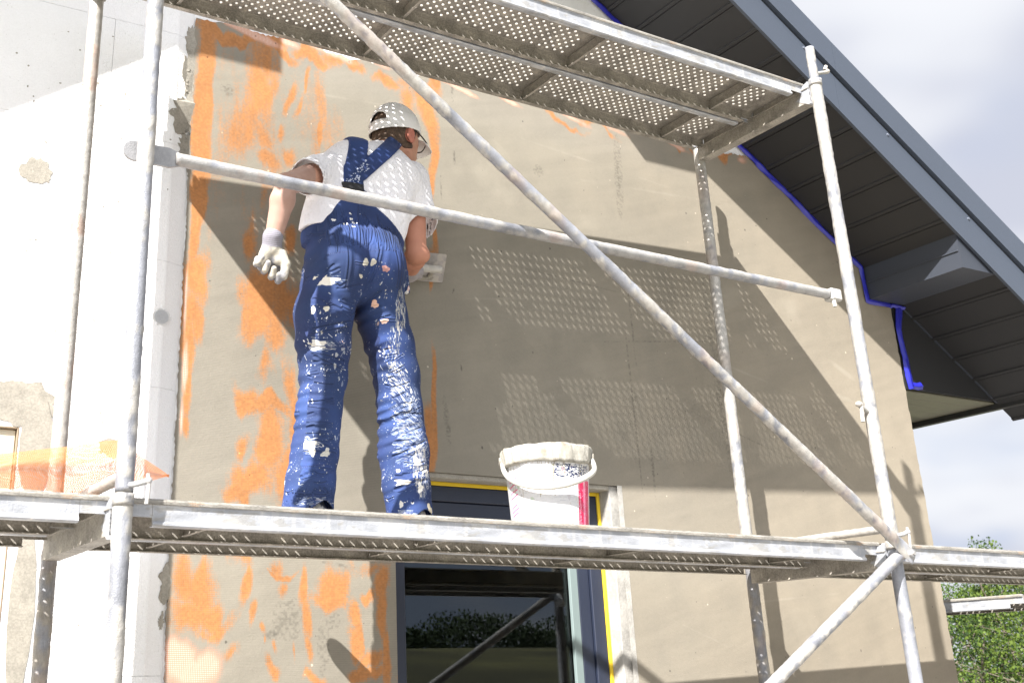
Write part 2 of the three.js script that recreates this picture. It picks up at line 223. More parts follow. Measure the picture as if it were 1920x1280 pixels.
const orangeSpots = strokes([
  [388, 100, 19, 80, 0, 1.7], [384, 190, 20, 80, 0, 1.7], [378, 265, 24, 70, 0, 1.7], [373, 330, 16, 70, 0, 1.6], [366, 400, 9, 70, 0, 1.5], [362, 455, 10, 55, 0, 1.4], [368, 525, 24, 50, 0], [362, 585, 26, 46, 0], [353, 650, 12, 60, 0], [349, 740, 9, 60, 0], [347, 800, 9, 30, 0],
  [440, 68, 70, 14, -14, 1.6], [520, 85, 46, 16, -14, 1.4], [575, 95, 40, 11, -14], [650, 115, 40, 12, -14, 0.8], [730, 160, 26, 12, -14, 0.8], [640, 108, 26, 16, 0, 0.7],
  [500, 165, 30, 34, 0, 0.55], [505, 130, 22, 30, 0, 0.5], [545, 180, 9, 36, -12, 1], [560, 200, 5, 30, -10, 0.7], [535, 240, 7, 26, -10, 0.9], [495, 255, 20, 30, 0, 0.9], [500, 300, 16, 28, 0, 0.9], [540, 285, 14, 22, 0, 0.9], [601, 265, 5, 20, 0, 0.9], [575, 150, 4, 26, -15, 0.7],
  [480, 200, 60, 60, 0, 0.3], [450, 250, 50, 50, 0, 0.25],
  [470, 470, 16, 24, 0, 0.6], [545, 460, 12, 26, 0, 0.8], [500, 540, 40, 36, 0, 0.9], [490, 600, 30, 40, 0, 1], [520, 640, 26, 46, 0, 1], [540, 560, 26, 40, 0, 0.8], [500, 690, 18, 30, 0, 0.8], [540, 720, 14, 60, 0, 0.7],
  [460, 750, 26, 22, -20, 1], [500, 770, 40, 16, -20, 1], [455, 830, 16, 24, 0, 0.8], [505, 840, 26, 50, 0, 1.1], [480, 900, 40, 34, 0, 1], [530, 890, 26, 60, 0, 1], [450, 930, 24, 20, 0, 0.9], [545, 800, 14, 60, 0, 0.8], [545, 960, 18, 30, 0, 1],
  [345, 1090, 26, 60, 0, 1.2], [375, 1100, 30, 46, 0, 1.1], [390, 1150, 24, 36, 0, 1], [350, 1150, 44, 40, 0, 1.1], [395, 1180, 34, 20, 0, 0.8], [392, 1060, 3, 34, 4, 1.2], [430, 1235, 18, 16, 0, 0.8],
  [455, 1060, 16, 26, 0, 0.8], [462, 1110, 9, 36, -8, 1], [476, 1165, 8, 34, -10, 1], [495, 1195, 10, 14, 0, 0.9], [525, 1082, 30, 6, 0, 0.9], [532, 1100, 6, 12, 0, 0.8], [520, 1070, 12, 14, 0, 0.6], [570, 1110, 9, 44, 4, 1.1], [578, 1170, 9, 40, 2, 1.1], [553, 1220, 3, 24, 0, 0.9], [520, 1210, 4, 14, 0, 0.9], [502, 1215, 3, 14, 0, 0.8], [580, 1230, 5, 26, 0, 0.8], [515, 1260, 16, 22, 0, 0.9], [582, 1275, 14, 12, 0, 0.8],
  [628, 1105, 26, 34, 0, 1.1], [625, 1130, 34, 16, 0, 0.8], [670, 1150, 12, 40, 8, 1.2], [690, 1115, 16, 14, 0, 1], [680, 1190, 9, 36, 8, 1.1], [668, 1200, 10, 26, 0, 0.9], [672, 1262, 22, 18, 0, 1.1], [705, 1240, 26, 20, 0, 1.0], [720, 1090, 14, 34, 0, 1.1], [726, 1160, 11, 60, 0, 1.2], [733, 1240, 10, 70, 0, 1.2], [700, 1270, 40, 14, 0, 1],
  [812, 150, 10, 22, 0, 1.2], [795, 165, 24, 20, 0, 0.8], [758, 185, 20, 26, 0, 0.7], [750, 160, 16, 14, 0, 0.6], [805, 215, 10, 46, 0, 1.2], [796, 190, 12, 22, 0, 0.7], [808, 290, 6, 70, 0, 1.2], [808, 360, 6, 70, 0, 1.2], [810, 430, 5, 60, 0, 1.2], [811, 500, 4, 30, 0, 1.1],
  [817, 780, 5, 100, 0, 1.2], [812, 830, 11, 60, 0, 1.2], [808, 790, 8, 36, 0, 0.8], [816, 700, 4, 40, 0, 1],
  [1370, 292, 22, 14, 0, 1.2], [1352, 285, 16, 10, 0, 1], [1120, 232, 30, 7, -14, 1], [1060, 222, 26, 5, -14, 0.8], [1280, 276, 20, 4, -14, 0.7], [700, 1062, 26, 10, 0, 0.4],
]);
const paleSpots = strokes([[450, 52, 90, 9, -14, 1.1], [545, 82, 20, 8, -14, 1], [610, 92, 60, 9, -14, 1.1], [700, 112, 40, 9, -14, 1], [338, 1235, 50, 46, 0, 1.3], [385, 1245, 42, 40, 0, 1.3], [360, 1255, 60, 40, 0, 1.3], [346, 700, 6, 50, 0, 1], [348, 560, 4, 60, 0, 0.9], [340, 780, 5, 40, 0, 1], [860, 165, 40, 5, -14, 1], [960, 192, 20, 5, -14, 1], [1060, 214, 40, 6, -14, 1], [1120, 226, 46, 6, -14, 0.9], [1345, 283, 12, 9, 0, 1], [1265, 272, 26, 5, -14, 1], [1390, 300, 8, 6, 0, 0.8]]);
const darkSpots = strokes([[1188, 760, 2.2, 170, 1, 0.5], [1183, 590, 2.0, 100, 1, 0.4], [1240, 640, 150, 1.6, 7, 0.3], [1050, 520, 120, 1.5, -4, 0.3], [1420, 830, 110, 1.6, -16, 0.3], [1160, 330, 8, 80, -3, 0.35], [425, 168, 14, 12, 0, 0.5], [852, 295, 3, 14, 0, 0.8], [848, 170, 3, 24, 0, 0.5], [838, 790, 6, 50, 5, 0.45], [827, 350, 2, 30, 0, 0.6], [1345, 700, 8, 180, 2, 0.3], [1225, 880, 3, 60, 0, 0.5], [1010, 320, 10, 12, 0, 0.4], [622, 1160, 16, 24, 0, 0.2], [540, 1160, 30, 44, 0, 0.2], [606, 1210, 12, 60, 0, 0.2], [512, 1190, 20, 10, 0, 0.6], [850, 545, 2, 7, -20, 1.1], [865, 690, 2, 8, 10, 0.9], [640, 1060, 40, 4, -8, 0.4]]);
const lightSpots = strokes([[1100, 300, 160, 2.5, -5, 0.33], [950, 560, 120, 2.5, 8, 0.33], [1400, 700, 120, 2.5, -12, 0.33], [1500, 1120, 110, 2.5, 5, 0.33], [620, 180, 120, 2.5, 4, 0.33], [1300, 1180, 90, 2.5, -20, 0.33], [1230, 360, 140, 3, 3, 0.33], [1080, 780, 130, 2.5, -7, 0.33], [1560, 880, 60, 3, -30, 0.33], [1330, 560, 90, 30, 20, 0.22], [1060, 650, 90, 40, -20, 0.22], [1500, 1180, 90, 40, 10, 0.25], [1575, 690, 30, 6, -28, 0.5], [1580, 745, 20, 5, -10, 0.4], [1000, 380, 160, 20, -8, 0.25], [1480, 580, 40, 30, -30, 0.3], [900, 300, 60, 50, 0, 0.2], [690, 800, 30, 100, 0, 0.2]]);
const speckRng = rngOf(91), specks = []; for (let i = 0; i < 420; i++) specks.push([mix(BX0, BX1, speckRng()), mix(BY0, BY1, speckRng()), 0.0012 + 0.0035 * speckRng() ** 3, speckRng()]);
const speckGrid = new Map(); for (const s of specks) { const k = Math.floor(s[0] / 0.05) + ',' + Math.floor(s[1] / 0.05); (speckGrid.get(k) ?? speckGrid.set(k, []).get(k)).push(s); }
const coatTex = tex(BW, BH, (u, v, o) => {
  const x = mix(BX0, BX1, u), y = mix(BY0, BY1, v);
  const big = fbm2(x * 1.7, y * 1.7, 3, 4), mid = fbm2(x * 9, y * 7, 11, 4), trowel = fbm2(x * 3 + y * 2.2, y * 30 - x * 9, 21, 3), fine = noise2(x * 330, y * 330, 31), fine2 = noise2(x * 130, y * 150, 33);
  let k = 1 + 0.20 * (big - 0.5) + 0.16 * (mid - 0.5) + 0.13 * (trowel - 0.5) + 0.05 * (fine - 0.5) + 0.04 * (fine2 - 0.5);
  let R = 0.238 * k, G = 0.217 * k, B = 0.178 * k; const warm = step(1.6, 4.4, x + (mid - 0.5)) * 0.05; R *= 1 + warm; B *= 1 - warm;
  const dk = maskOf(darkSpots, x, y); if (dk > 0) { const t = clamp(dk * 0.9 + (fine2 - 0.45) * 0.9) * 0.55; R *= 1 - t; G *= 1 - t; B *= 1 - t; }
  const lt = maskOf(lightSpots, x, y); if (lt > 0) { const t = clamp(lt * 1.2 + (mid - 0.5)) * 0.35; R = mix(R, 0.4, t); G = mix(G, 0.37, t); B = mix(B, 0.31, t); }
  // mesh threads about 6.4 mm apart, raised ribs through the thin coat
  const gx = Math.floor(u * BW) % 3 === 0 ? 1 : 0, gy = Math.floor(v * BH) % 3 === 0 ? 1 : 0, grid = Math.max(gx, gy);
  if (x < 1.72 || y > 1.9) {
    const rough = fbm2(x * 13 + 5 + 0.4 * fbm2(x * 3, y * 3, 57, 2), y * 5.5, 51, 5) - 0.5, streak = fbm2(x * 46, y * 6, 53, 3) - 0.5, wx = x + 0.075 * (fbm2(x * 9, y * 4, 71, 3) - 0.5), wy = y + 0.16 * (fbm2(x * 12 + 4, y * 3.4, 75, 3) - 0.5), or = maskOf(orangeSpots, x < 0.62 ? x + (wx - x) * 0.25 : wx, wy) * 0.85 + rough * 1.25 + streak * 0.45 + 0.26;
    const rib = step(0.25, 0.75, fbm2(x * 5, y * 5, 61, 3)); const rb = 0.10 * rib * (gy > 0.6 ? -1 : 0.5) * (x < 1.4 ? 1 : 0.3); R *= 1 + rb; G *= 1 + rb; B *= 1 + rb;
    const thin = (fine2 - 0.5) * 0.35 + (grid - 0.5) * 0.45, a = step(0.02, 0.62, or + thin * 0.5) * 0.95; if (a > 0) { const t = a * (0.84 + 0.16 * grid), q = 0.80 + 0.3 * fine2 + 0.3 * (mid - 0.5); R = mix(R, 0.42 * q, t); G = mix(G, 0.172 * q, t); B = mix(B, 0.050 * q, t); }
    const pale = maskOf(paleSpots, x, y) + rough * 1.5; const b = step(0.0, 0.55, pale + (grid - 0.5) * 0.3); if (b > 0) { R = mix(R, mix(0.60, 0.50, grid), b); G = mix(G, mix(0.46, 0.25, grid), b); B = mix(B, mix(0.40, 0.16, grid), b); }
  }
  const cell = speckGrid.get(Math.floor(x / 0.05) + ',' + Math.floor(y / 0.05)); if (cell) for (const s of cell) if (Math.hypot(x - s[0], (y - s[1]) * 0.8) < s[2]) { const w = s[3] > 0.6 ? 2.0 : 0.45; R *= w; G *= w; B *= w; }
  o[0] = R; o[1] = G; o[2] = B;
}, true, false);
const coatBump = tex(512, 512, grey((u, v) => { const ribs = 0.5 + 0.5 * Math.cos(v * 2 * Math.PI * 54); return clamp(0.40 * tileFbm(u, v, 8, 81, 5) + 0.30 * tileNoise(u * 128, v * 128, 128, 85) + 0.22 * ribs * tileFbm(u, v, 6, 88, 2) + 0.2 * tileFbm(u, v * 1, 24, 90, 3)); }), false);
coatTex.channel = 0;
const coatMap = coatTex.clone(); coatMap.repeat.set(1 / (BX1 - BX0), 1 / (BY1 - BY0)); coatMap.offset.set(-BX0 / (BX1 - BX0), -BY0 / (BY1 - BY0)); coatMap.needsUpdate = true;
const coatM = mat({ map: coatMap, bumpMap: scaled(coatBump, 3.8, 3.8), bumpScale: 0.0011, roughness: 0.92 });
{
  const pts = [], wob = (x, y) => fbm2(x * 9, y * 9, 7, 4) - 0.5;
  for (let y = GY + 0.05; y < 2.14; y += 0.012) pts.push([0.486 + 0.012 * wob(3, y * 1.4) + 0.006 * (noise2(y * 120, 3) - 0.5), y]);
  for (let x = 0.51; x < 3.62; x += 0.012) pts.push([x, 2.145 + 0.05 * wob(x, 5) + 0.012 * (noise2(x * 90, 9) - 0.5)]);
  pts.push([3.66, soff(3.66) - 0.003], [4.378, soff(4.378) - 0.003], [4.378, 1.443], [RC, 1.443]);
  for (let y = 1.43; y > GY + 0.05; y -= 0.02) pts.push([RC + 0.004 * (noise2(y * 40, 2) - 0.5) * 2 + 0.003 * wob(8, y * 3), y]);
  part('base_coat', plate(pts, 0.0065, -0.0065, [[[WIN.x0, -1.9], [WIN.x1, -1.9], [WIN.x1, WIN.y1], [WIN.x0, WIN.y1]]]), coatM, house, 'grey brown plaster base coat with orange mesh showing through');
}
// a rounded white plaster reveal beside and a mortar head above the window
const revealM = mat({ map: scaled(tex(256, 256, (u, v, o) => { const k = 0.35 + 0.2 * (tileFbm(u, v, 10, 101) - 0.5) + 0.1 * (tileFbm(u, v, 60, 105, 2) - 0.5); o[0] = k; o[1] = k * 0.965; o[2] = k * 0.9; }), 2, 2), bumpMap: scaled(coatBump, 3, 3), bumpScale: 0.002, roughness: 0.9 });
// smears and blobs of mortar on the white boards
const smearM = mat({ map: scaled(tex(256, 256, (u, v, o) => { const k = 0.31 + 0.12 * (tileFbm(u, v, 9, 111) - 0.5) + 0.12 * (tileFbm(u, v, 70, 115, 2) - 0.5); o[0] = k; o[1] = k * 0.93; o[2] = k * 0.80; }), 3, 3), bumpMap: scaled(coatBump, 4, 4), bumpScale: 0.0012, roughness: 0.95 });
function blob(u, v, ru, rv, off, seed, rough = 0.35, thick = 0.003, n = 46) {
  const c = onWall(u, v, off), e = onWall(u + ru, v, off), f = onWall(u, v - rv, off), a = Math.hypot(e[0] - c[0], e[1] - c[1]), b = Math.hypot(f[0] - c[0], f[1] - c[1]), pts = [];
  for (let i = 0; i < n; i++) { const t = i / n * 2 * Math.PI, q = 1 + rough * 2 * (fbm2(Math.cos(t) * 1.6 + seed * 3.1, Math.sin(t) * 1.6 + seed, 5, 4) - 0.5) + rough * 0.9 * (noise2(i * 0.9, seed * 7) - 0.5); pts.push([c[0] + Math.cos(t) * a * q, c[1] + Math.sin(t) * b * q]); }
  return plate(pts, thick, off - 0.0005);
}
for (const [u, v, ru, rv, s, r] of [[66, 320, 30, 24, 1, 0.3], [40, 754, 60, 40, 2, 0.3], [67, 836, 32, 94, 12, 0.08], [214, 838, 26, 16, 3, 0.4], [38, 1150, 24, 170, 4, 0.10]]) part('mortar_patch', blob(u, v, ru, rv, PROUD + (s === 12 ? 0.0025 : 0), s, r), smearM, gable);
for (const [u, v, ru, rv, s, r] of [[362, 80, 14, 34, 5, 0.5], [356, 140, 12, 50, 6, 0.5], [352, 215, 28, 34, 7, 0.7], [350, 280, 14, 30, 8, 0.7], [360, 370, 10, 60, 9, 0.5], [338, 870, 10, 70, 11, 0.35], [318, 1095, 18, 36, 13, 0.5], [302, 1165, 6, 14, 14, 0.8], [364, 330, 12, 40, 15, 0.5]]) { const g = blob(u, v, ru, rv, 0.001, s, r, 0.0025), p = g.attributes.position; for (let i = 0; i < p.count; i++) p.setZ(i, p.getZ(i) + clamp((0.4795 - p.getX(i)) * 0.43 - 0.008, -0.004, PROUD)); g.computeVertexNormals(); part('mortar_patch', g, smearM, gable); }
{ const r = rngOf(17); const g = []; for (let i = 0; i < 70; i++) { const u = 10 + r() * 320, v = 20 + r() * 1240; if (u > 255 && u < 300) continue; g.push(blob(u, v, 0.8 + r() * 1.8, 0.8 + r() * 1.8, PROUD, i + 30, 0.6, 0.0015, 7)); } for (let i = 0; i < 60; i++) g.push(blob(338 + r() * 20 - r() * r() * 40, 60 + r() * 260, 0.7 + r() * 2.5, 0.7 + r() * 2.5, 0.0045, i + 130, 0.8, 0.002, 7)); tag(part('mortar_speck', merge(g), smearM, gable), null, null, null, 'stuff'); }
// plastic fixing plug in the board
{ const [x, y] = onWall(302, 594, PROUD), g = [new THREE.CylinderGeometry(0.026, 0.028, 0.004, 26).rotateX(Math.PI / 2).translate(x, y, PROUD + 0.002)]; for (let i = 0; i < 5; i++) g.push(new THREE.CylinderGeometry(0.005, 0.005, 0.003, 10).rotateX(Math.PI / 2).translate(x + 0.013 * Math.cos(i * 1.257), y + 0.013 * Math.sin(i * 1.257), PROUD + 0.0045)); part('fixing_plug', merge(g), mat({ color: col(0.42, 0.43, 0.45), roughness: 0.7 }), gable); part('mortar_patch', blob(302, 594, 17, 15, PROUD, 21, 0.3, 0.0025), mat({ color: col(0.6, 0.6, 0.6), roughness: 0.95 }), gable); }

// ---------- window ----------
const frameM = mat({ color: col(0.019, 0.025, 0.046), roughness: 0.42, bumpMap: scaled(epsBump, 4, 4), bumpScale: 0.0003 });
const win = new THREE.Group(); win.name = numbered('window'); house.add(win);
{
  const Z = -0.085, m = 0.018, x0 = WIN.x0 - 0.03, x1 = 2.452, y1 = 0.284, y0 = -1.9;
  const ring = (a, b, c, d, w, z0, z1, bv = 0.003) => [box(a, a + w, c, d, z0, z1, bv), box(b - w, b, c, d, z0, z1, bv), box(a + w, b - w, d - w, d, z0, z1, bv), box(a + w, b - w, c, c + w, z0, z1, bv)];
  part('frame', merge(ring(x0, x1, y0, y1, 0.062, Z - 0.07, Z)), frameM, win);
  part('sash', merge(ring(x0 + 0.064, x1 - 0.064, y0 + 0.064, y1 - 0.064, 0.060, Z - 0.06, Z - 0.012)), frameM, win);
  const gx0 = x0 + 0.124, gx1 = x1 - 0.124, gy0 = y0 + 0.124, gy1 = y1 - 0.124;
  part('pane', box(gx0 - 0.01, gx1 + 0.01, gy0 - 0.01, gy1 + 0.01, Z - 0.040, Z - 0.034), phys({ color: col(0.75, 0.8, 0.8), transmission: 1, thickness: 0, roughness: 0.0, ior: 1.56, specularIntensity: 1 }), win);
  part('glazing_strip', merge([box(gx1 - 0.040, gx1 - 0.001, gy0, -0.01, Z - 0.030, Z - 0.012, 0.002)]), mat({ color: col(0.17, 0.215, 0.215), roughness: 0.5 }), win);
  const yel = mat({ color: col(0.80, 0.56, 0.03), roughness: 0.7 });
  part('sealing_strip', merge([box(x1 + 0.001, x1 + 0.016, y0, y1 + 0.016, Z - 0.05, Z + 0.006, 0.002), box(x0, x1, y1 + 0.001, y1 + 0.016, Z - 0.05, Z + 0.006, 0.002)]), yel, win);
  part('reveal', box(x1 + 0.0165, WIN.x1 + 0.001, y0, WIN.y1, Z - 0.06, -0.012, 0.004), revealM, win); part('reveal', box(x0, x1 + 0.016, y1 + 0.0165, WIN.y1 + 0.001, Z - 0.06, -0.008, 0.003), smearM, win);
  // dark room behind the glass
  part('room', merge([box(x0 - 0.6, x1 + 0.6, y0 - 0.1, y0 - 0.05, -3.2, -0.33), box(x0 - 0.6, x1 + 0.6, 0.9, 0.95, -3.2, -0.33), box(x0 - 0.65, x0 - 0.6, y0, 0.9, -3.2, -0.33), box(x1 + 0.6, x1 + 0.65, y0, 0.9, -3.2, -0.33), box(x0 - 0.6, x1 + 0.6, y0, 0.9, -3.25, -3.2)]), mat({ color: col(0.02, 0.019, 0.018), roughness: 0.9 }), win);
}
// plastered return of the base coat on the right of the opening: a soft lighter edge band
part('reveal_edge', turned(sweep([[0.0012, 2.505], [0.0012, 2.532], [-0.006, 2.532], [-0.06, 2.5215], [-0.06, 2.5195], [-0.012, 2.5195]].map(([z, x]) => [z, x]), -1.9, 0.323), new THREE.Matrix4().set(0, 1, 0, 0, 1, 0, 0, 0, 0, 0, 1, 0, 0, 0, 0, 1)), revealM, house);
// second window at the far left: pale wooden frame in a mortar lined recess
{
  const w2 = new THREE.Group(); w2.name = numbered('window'); house.add(w2);
  const fm = mat({ color: col(0.62, 0.56, 0.44), roughness: 0.6 });
  part('reveal', merge([box(-0.0765, -0.070, -1.2, 0.362, -0.009, PROUD + 0.002, 0.002), box(-1.0, -0.0765, 0.3555, 0.3620, -0.009, PROUD + 0.002, 0.002)]), mat({ color: col(0.26, 0.20, 0.14), roughness: 0.95 }), w2);
  part('frame', merge([box(-0.150, -0.078, -1.2, 0.355, -0.005, 0.012, 0.003), box(-1.0, -0.151, 0.285, 0.355, -0.005, 0.012, 0.003)]), fm, w2);
  part('pane', box(-1.0, -0.151, -1.2, 0.284, -0.004, 0.000), phys({ color: col(0.6, 0.6, 0.55), roughness: 0.08, metalness: 0.1, specularIntensity: 1 }), w2);
}

// ---------- roof: sloping soffit of metal panels, boxed purlins, verge trim ----------
const anthracite = (r, g, b, ro = 0.42) => mat({ color: col(r, g, b), roughness: ro, bumpMap: scaled(epsBump, 6, 6), bumpScale: 0.0003 });
const soffitM = anthracite(0.0175, 0.0175, 0.0195, 0.5), trimM = anthracite(0.054, 0.066, 0.090, 0.42), boxM = anthracite(0.040, 0.046, 0.060, 0.45), gutterM = anthracite(0.02, 0.02, 0.02, 0.5);
const roof = new THREE.Group(); roof.name = numbered('roof'); house.add(roof);
const ANG = Math.atan(SLOPE), EAVE = 5.36;
{
  // the panels run out from the wall; each spans a strip of the slope with a rib on its lower edge
  const pitch = 0.176, cs = Math.cos(ANG), sn = Math.sin(ANG);
  const pr = [[0, 0], [pitch - 0.030, 0], [pitch - 0.024, -0.007], [pitch - 0.008, -0.007], [pitch - 0.004, 0.004], [pitch - 0.0008, 0.004], [pitch - 0.0008, 0.012], [0, 0.012]];
  const s = new THREE.Shape(pr.map((p) => new THREE.Vector2(p[0], p[1]))), geo = new THREE.ExtrudeGeometry(s, { depth: OVER - 0.006, bevelEnabled: false }); planarUV(geo, (x, y, z) => [x, z]);
  const count = Math.floor((EAVE - RIDGE) / cs / pitch);
  for (const side of [1, -1]) for (let i = 0; i <= count; i++) {
    const o = part('soffit_panel', geo, soffitM, roof), d = i * pitch + 0.001; if (i === count && side < 0) { }
    o.position.set(RIDGE + side * d * cs, soff(RIDGE) - d * sn, side > 0 ? 0.001 : OVER - 0.005); o.rotation.set(0, side > 0 ? 0 : Math.PI, -ANG, 'YXZ');
  }
  // verge trim: lower board, dark groove, upper capping
  const along = (x0, x1, a, b, z0, z1, side) => { const q = (x, k) => [side > 0 ? x : 2 * RIDGE - x, soffitY(x) + k / cs]; const p = [q(x0, a), q(x1, a), q(x1, b), q(x0, b)]; return plate(side > 0 ? p : p.reverse(), z1 - z0, z0); };
  const xe = EAVE + 0.02, seam = 3.62;
  for (const side of [1, -1]) {
    for (const [a, b] of [[RIDGE, seam - 0.001], [seam + 0.001, xe]]) { part('verge_board', along(a, b, -0.014, 0.146, OVER - 0.004, OVER + 0.012, side), trimM, roof); part('verge_capping', along(a, b, 0.163, 0.300, OVER - 0.02, OVER + 0.030, side), trimM, roof); }
    part('verge_groove', along(RIDGE, xe, 0.146, 0.163, OVER - 0.01, OVER + 0.004, side), gutterM, roof);
    part('roof_deck', along(RIDGE, xe, 0.030, 0.28, BACK - 0.5, OVER - 0.022, side), gutterM, roof);
    const sc = new THREE.CylinderGeometry(0.006, 0.007, 0.005, 10).rotateX(Math.PI / 2);
    for (let x = RIDGE + 0.35; x < xe; x += 0.52) { const o = part('screw', sc, mat({ color: col(0.2, 0.22, 0.27), roughness: 0.35, metalness: 0.5 }), roof); o.position.set(side > 0 ? x : 2 * RIDGE - x, soffitY(x) + 0.128 / cs, OVER + 0.0145); }
  }
  // boxed purlins: upright inner side, level underside, closing on the slope
  const purlin = (xi, yb, side) => { const xo = xi + (soffitY(xi) - yb) / SLOPE, f = (x) => side > 0 ? x : 2 * RIDGE - x; let tri = [[f(xi), yb], [f(xo), yb], [f(xi), soffitY(xi)]]; if (side < 0) tri.reverse(); const o = part('boxed_purlin', plate(tri, OVER - 0.012, 0.002), boxM, roof); const w = 0.002, ym = (yb + soffitY(xi)) / 2; part('seam', box(f(xi) - (side > 0 ? 0.006 : 0), f(xi) + (side > 0 ? 0 : 0.006), ym - 0.004, ym + 0.004, 0.004, OVER - 0.016, 0.002), boxM, roof); };
  purlin(4.376, 1.445, 1); purlin(4.376, 1.445, -1); purlin(2.0, 2.98, 1); purlin(2.0, 2.98, -1);
  // closed eaves beyond the corner: triangular end, level boards, edge trim
  part('eaves_end', plate([[RC + 0.012, 0.967], [5.307, 0.967], [RC + 0.075, 1.442], [RC + 0.012, 1.442]], 0.012, -0.014), anthracite(0.022, 0.022, 0.024, 0.5), roof);
  const bead = plate([[5.315, 0.957], [5.335, 0.957], [4.66, 1.435], [4.640, 1.435]], 0.012, 0.000); part('bead', bead, boxM, roof);
  for (let i = 0; i < 7; i++) part('eaves_board', box(RC - 0.002, 5.33, 0.955, 0.967, -0.016 - 0.108 * (i + 1) + 0.004, -0.016 - 0.108 * i, 0.003), anthracite(0.105, 0.10, 0.068, 0.5), roof);
  for (let i = 7; i < 26; i++) part('eaves_board', box(RC - 0.002, 5.33, 0.955, 0.967, -0.016 - 0.34 * (i - 4.77) + 0.004, -0.016 - 0.34 * (i - 5.77), 0.003), anthracite(0.105, 0.10, 0.068, 0.5), roof);
  part('eaves_trim', box(5.335, 5.375, 0.925, 1.16, BACK - 0.5, OVER - 0.002, 0.004), gutterM, roof);
  part('eaves_trim', box(2 * RIDGE - 5.375, 2 * RIDGE - 5.335, 0.925, 1.16, BACK - 0.5, OVER - 0.002, 0.004), gutterM, roof);
}
// blue masking tape between wall and soffit, wrinkled
{
  const tapeM = phys({ color: col(0.018, 0.020, 0.33), roughness: 0.38, clearcoat: 0.3, clearcoatRoughness: 0.4 });
  const path = [[RIDGE + 0.4, soffitY(RIDGE + 0.4) - 0.012], [2.72, soffitY(2.72) - 0.012], [3.6, soffitY(3.6) - 0.012], [4.355, soffitY(4.355) - 0.012], [4.364, 1.438], [4.56, 1.437]];
  const strip = (pts, w, seed, lift = 0.006) => {
    const pos = [], idx = []; let n = 0; const all = [];
    for (let i = 0; i < pts.length - 1; i++) { const m = Math.max(2, Math.ceil(Math.hypot(pts[i + 1][0] - pts[i][0], pts[i + 1][1] - pts[i][1]) / 0.02)); for (let k = 0; k < m; k++) all.push([mix(pts[i][0], pts[i + 1][0], k / m), mix(pts[i][1], pts[i + 1][1], k / m)]); } all.push(pts[pts.length - 1]);
    for (let i = 0; i < all.length; i++) { const a = all[Math.max(0, i - 1)], b = all[Math.min(all.length - 1, i + 1)], L = Math.hypot(b[0] - a[0], b[1] - a[1]) || 1, nx = -(b[1] - a[1]) / L, ny = (b[0] - a[0]) / L; for (let j = 0; j <= 5; j++) { const t = j / 5 - 0.5, wig = (fbm2(i * 0.32 + seed, j * 1.7, 3, 3) - 0.5); const ww = w * (1 + 0.25 * (noise2(i * 0.2, seed) - 0.5)); pos.push(all[i][0] + nx * t * ww, all[i][1] + ny * t * ww, lift + 0.012 * Math.cos(t * 3) + 0.016 * wig); } }
    for (let i = 0; i < all.length - 1; i++) for (let j = 0; j < 5; j++) { const q = i * 6 + j; idx.push(q, q + 1, q + 7, q, q + 7, q + 6); }
    const g = new THREE.BufferGeometry(); g.setAttribute('position', new THREE.Float32BufferAttribute(pos, 3)); g.setIndex(idx); g.computeVertexNormals(); return g;
  };
  const t = thing('masking_tape', 'blue masking tape along the joint of plaster wall and dark soffit', 'tape'); t.position.copy(WO); t.rotation.y = -TH;
  const thick = (g) => { const a = g.toNonIndexed(), b = a.clone().translate(0, 0, -0.0015); return merge([planarUV(a), planarUV(b)]); };
  part('strip', thick(strip(path, 0.034, 3)), tapeM, t);
  part('strip', thick(strip([[4.615, 1.44], [4.578, 1.30], [4.586, 1.15], [4.592, 1.0], [4.598, 0.965]], 0.048, 9, 0.008)), tapeM, t);
  part('strip', thick(strip([[4.54, 1.438], [4.65, 1.432]], 0.030, 12, 0.012)), tapeM, t);
  part('loose_end', thick(strip([[4.60, 0.985], [4.64, 0.982], [4.675, 0.990]], 0.040, 15, 0.012)), tapeM, t);
}

// ================= scaffold =================
const LEN = 3.0106, WID = 0.7302, LIFT = 2.0, TR = 0.0242;
const zincTex = tex(512, 512, (u, v, o) => { const a = tileFbm(u, v, 10, 121, 4), b = tileFbm(u, v, 60, 125, 2), k = 0.86 + 0.30 * (a - 0.5) + 0.14 * (b - 0.5); o[0] = k; o[1] = k; o[2] = k * 1.01; });
const tubeBump = tex(512, 512, grey((u, v) => tileFbm(u, v, 70, 141, 3)), false);
const tubeM = mat({ vertexColors: true, map: scaled(zincTex, 5, 5), metalness: 0.28, roughness: 0.50, bumpMap: scaled(tubeBump, 6, 6), bumpScale: 0.0008 });
const fasciaTex = tex(1024, 256, (u, v, o) => {
  const a = tileFbm(u * 1, v, 16, 151, 4), st = tileNoise(u * 160, v * 2, 160, 155), st2 = tileNoise(u * 60, v * 1.0, 60, 158), fine = tileNoise(u * 512, v * 128, 512, 159);
  let k = 0.40 + 0.30 * (a - 0.5); const drip = step(0.74, 0.97, st) * (0.3 + 0.5 * a) + step(0.80, 0.95, st2) * 0.25; const w = clamp(drip + step(0.56, 0.66, a) * 0.45) * (0.7 + 0.3 * fine);
  const d = step(0.60, 0.70, tileFbm(u, v, 24, 162, 4)) * 0.45; o[0] = mix(mix(k * 0.97, 0.62, w), 0.27, d); o[1] = mix(mix(k, 0.60, w), 0.25, d); o[2] = mix(mix(k * 1.08, 0.57, w), 0.21, d);
});
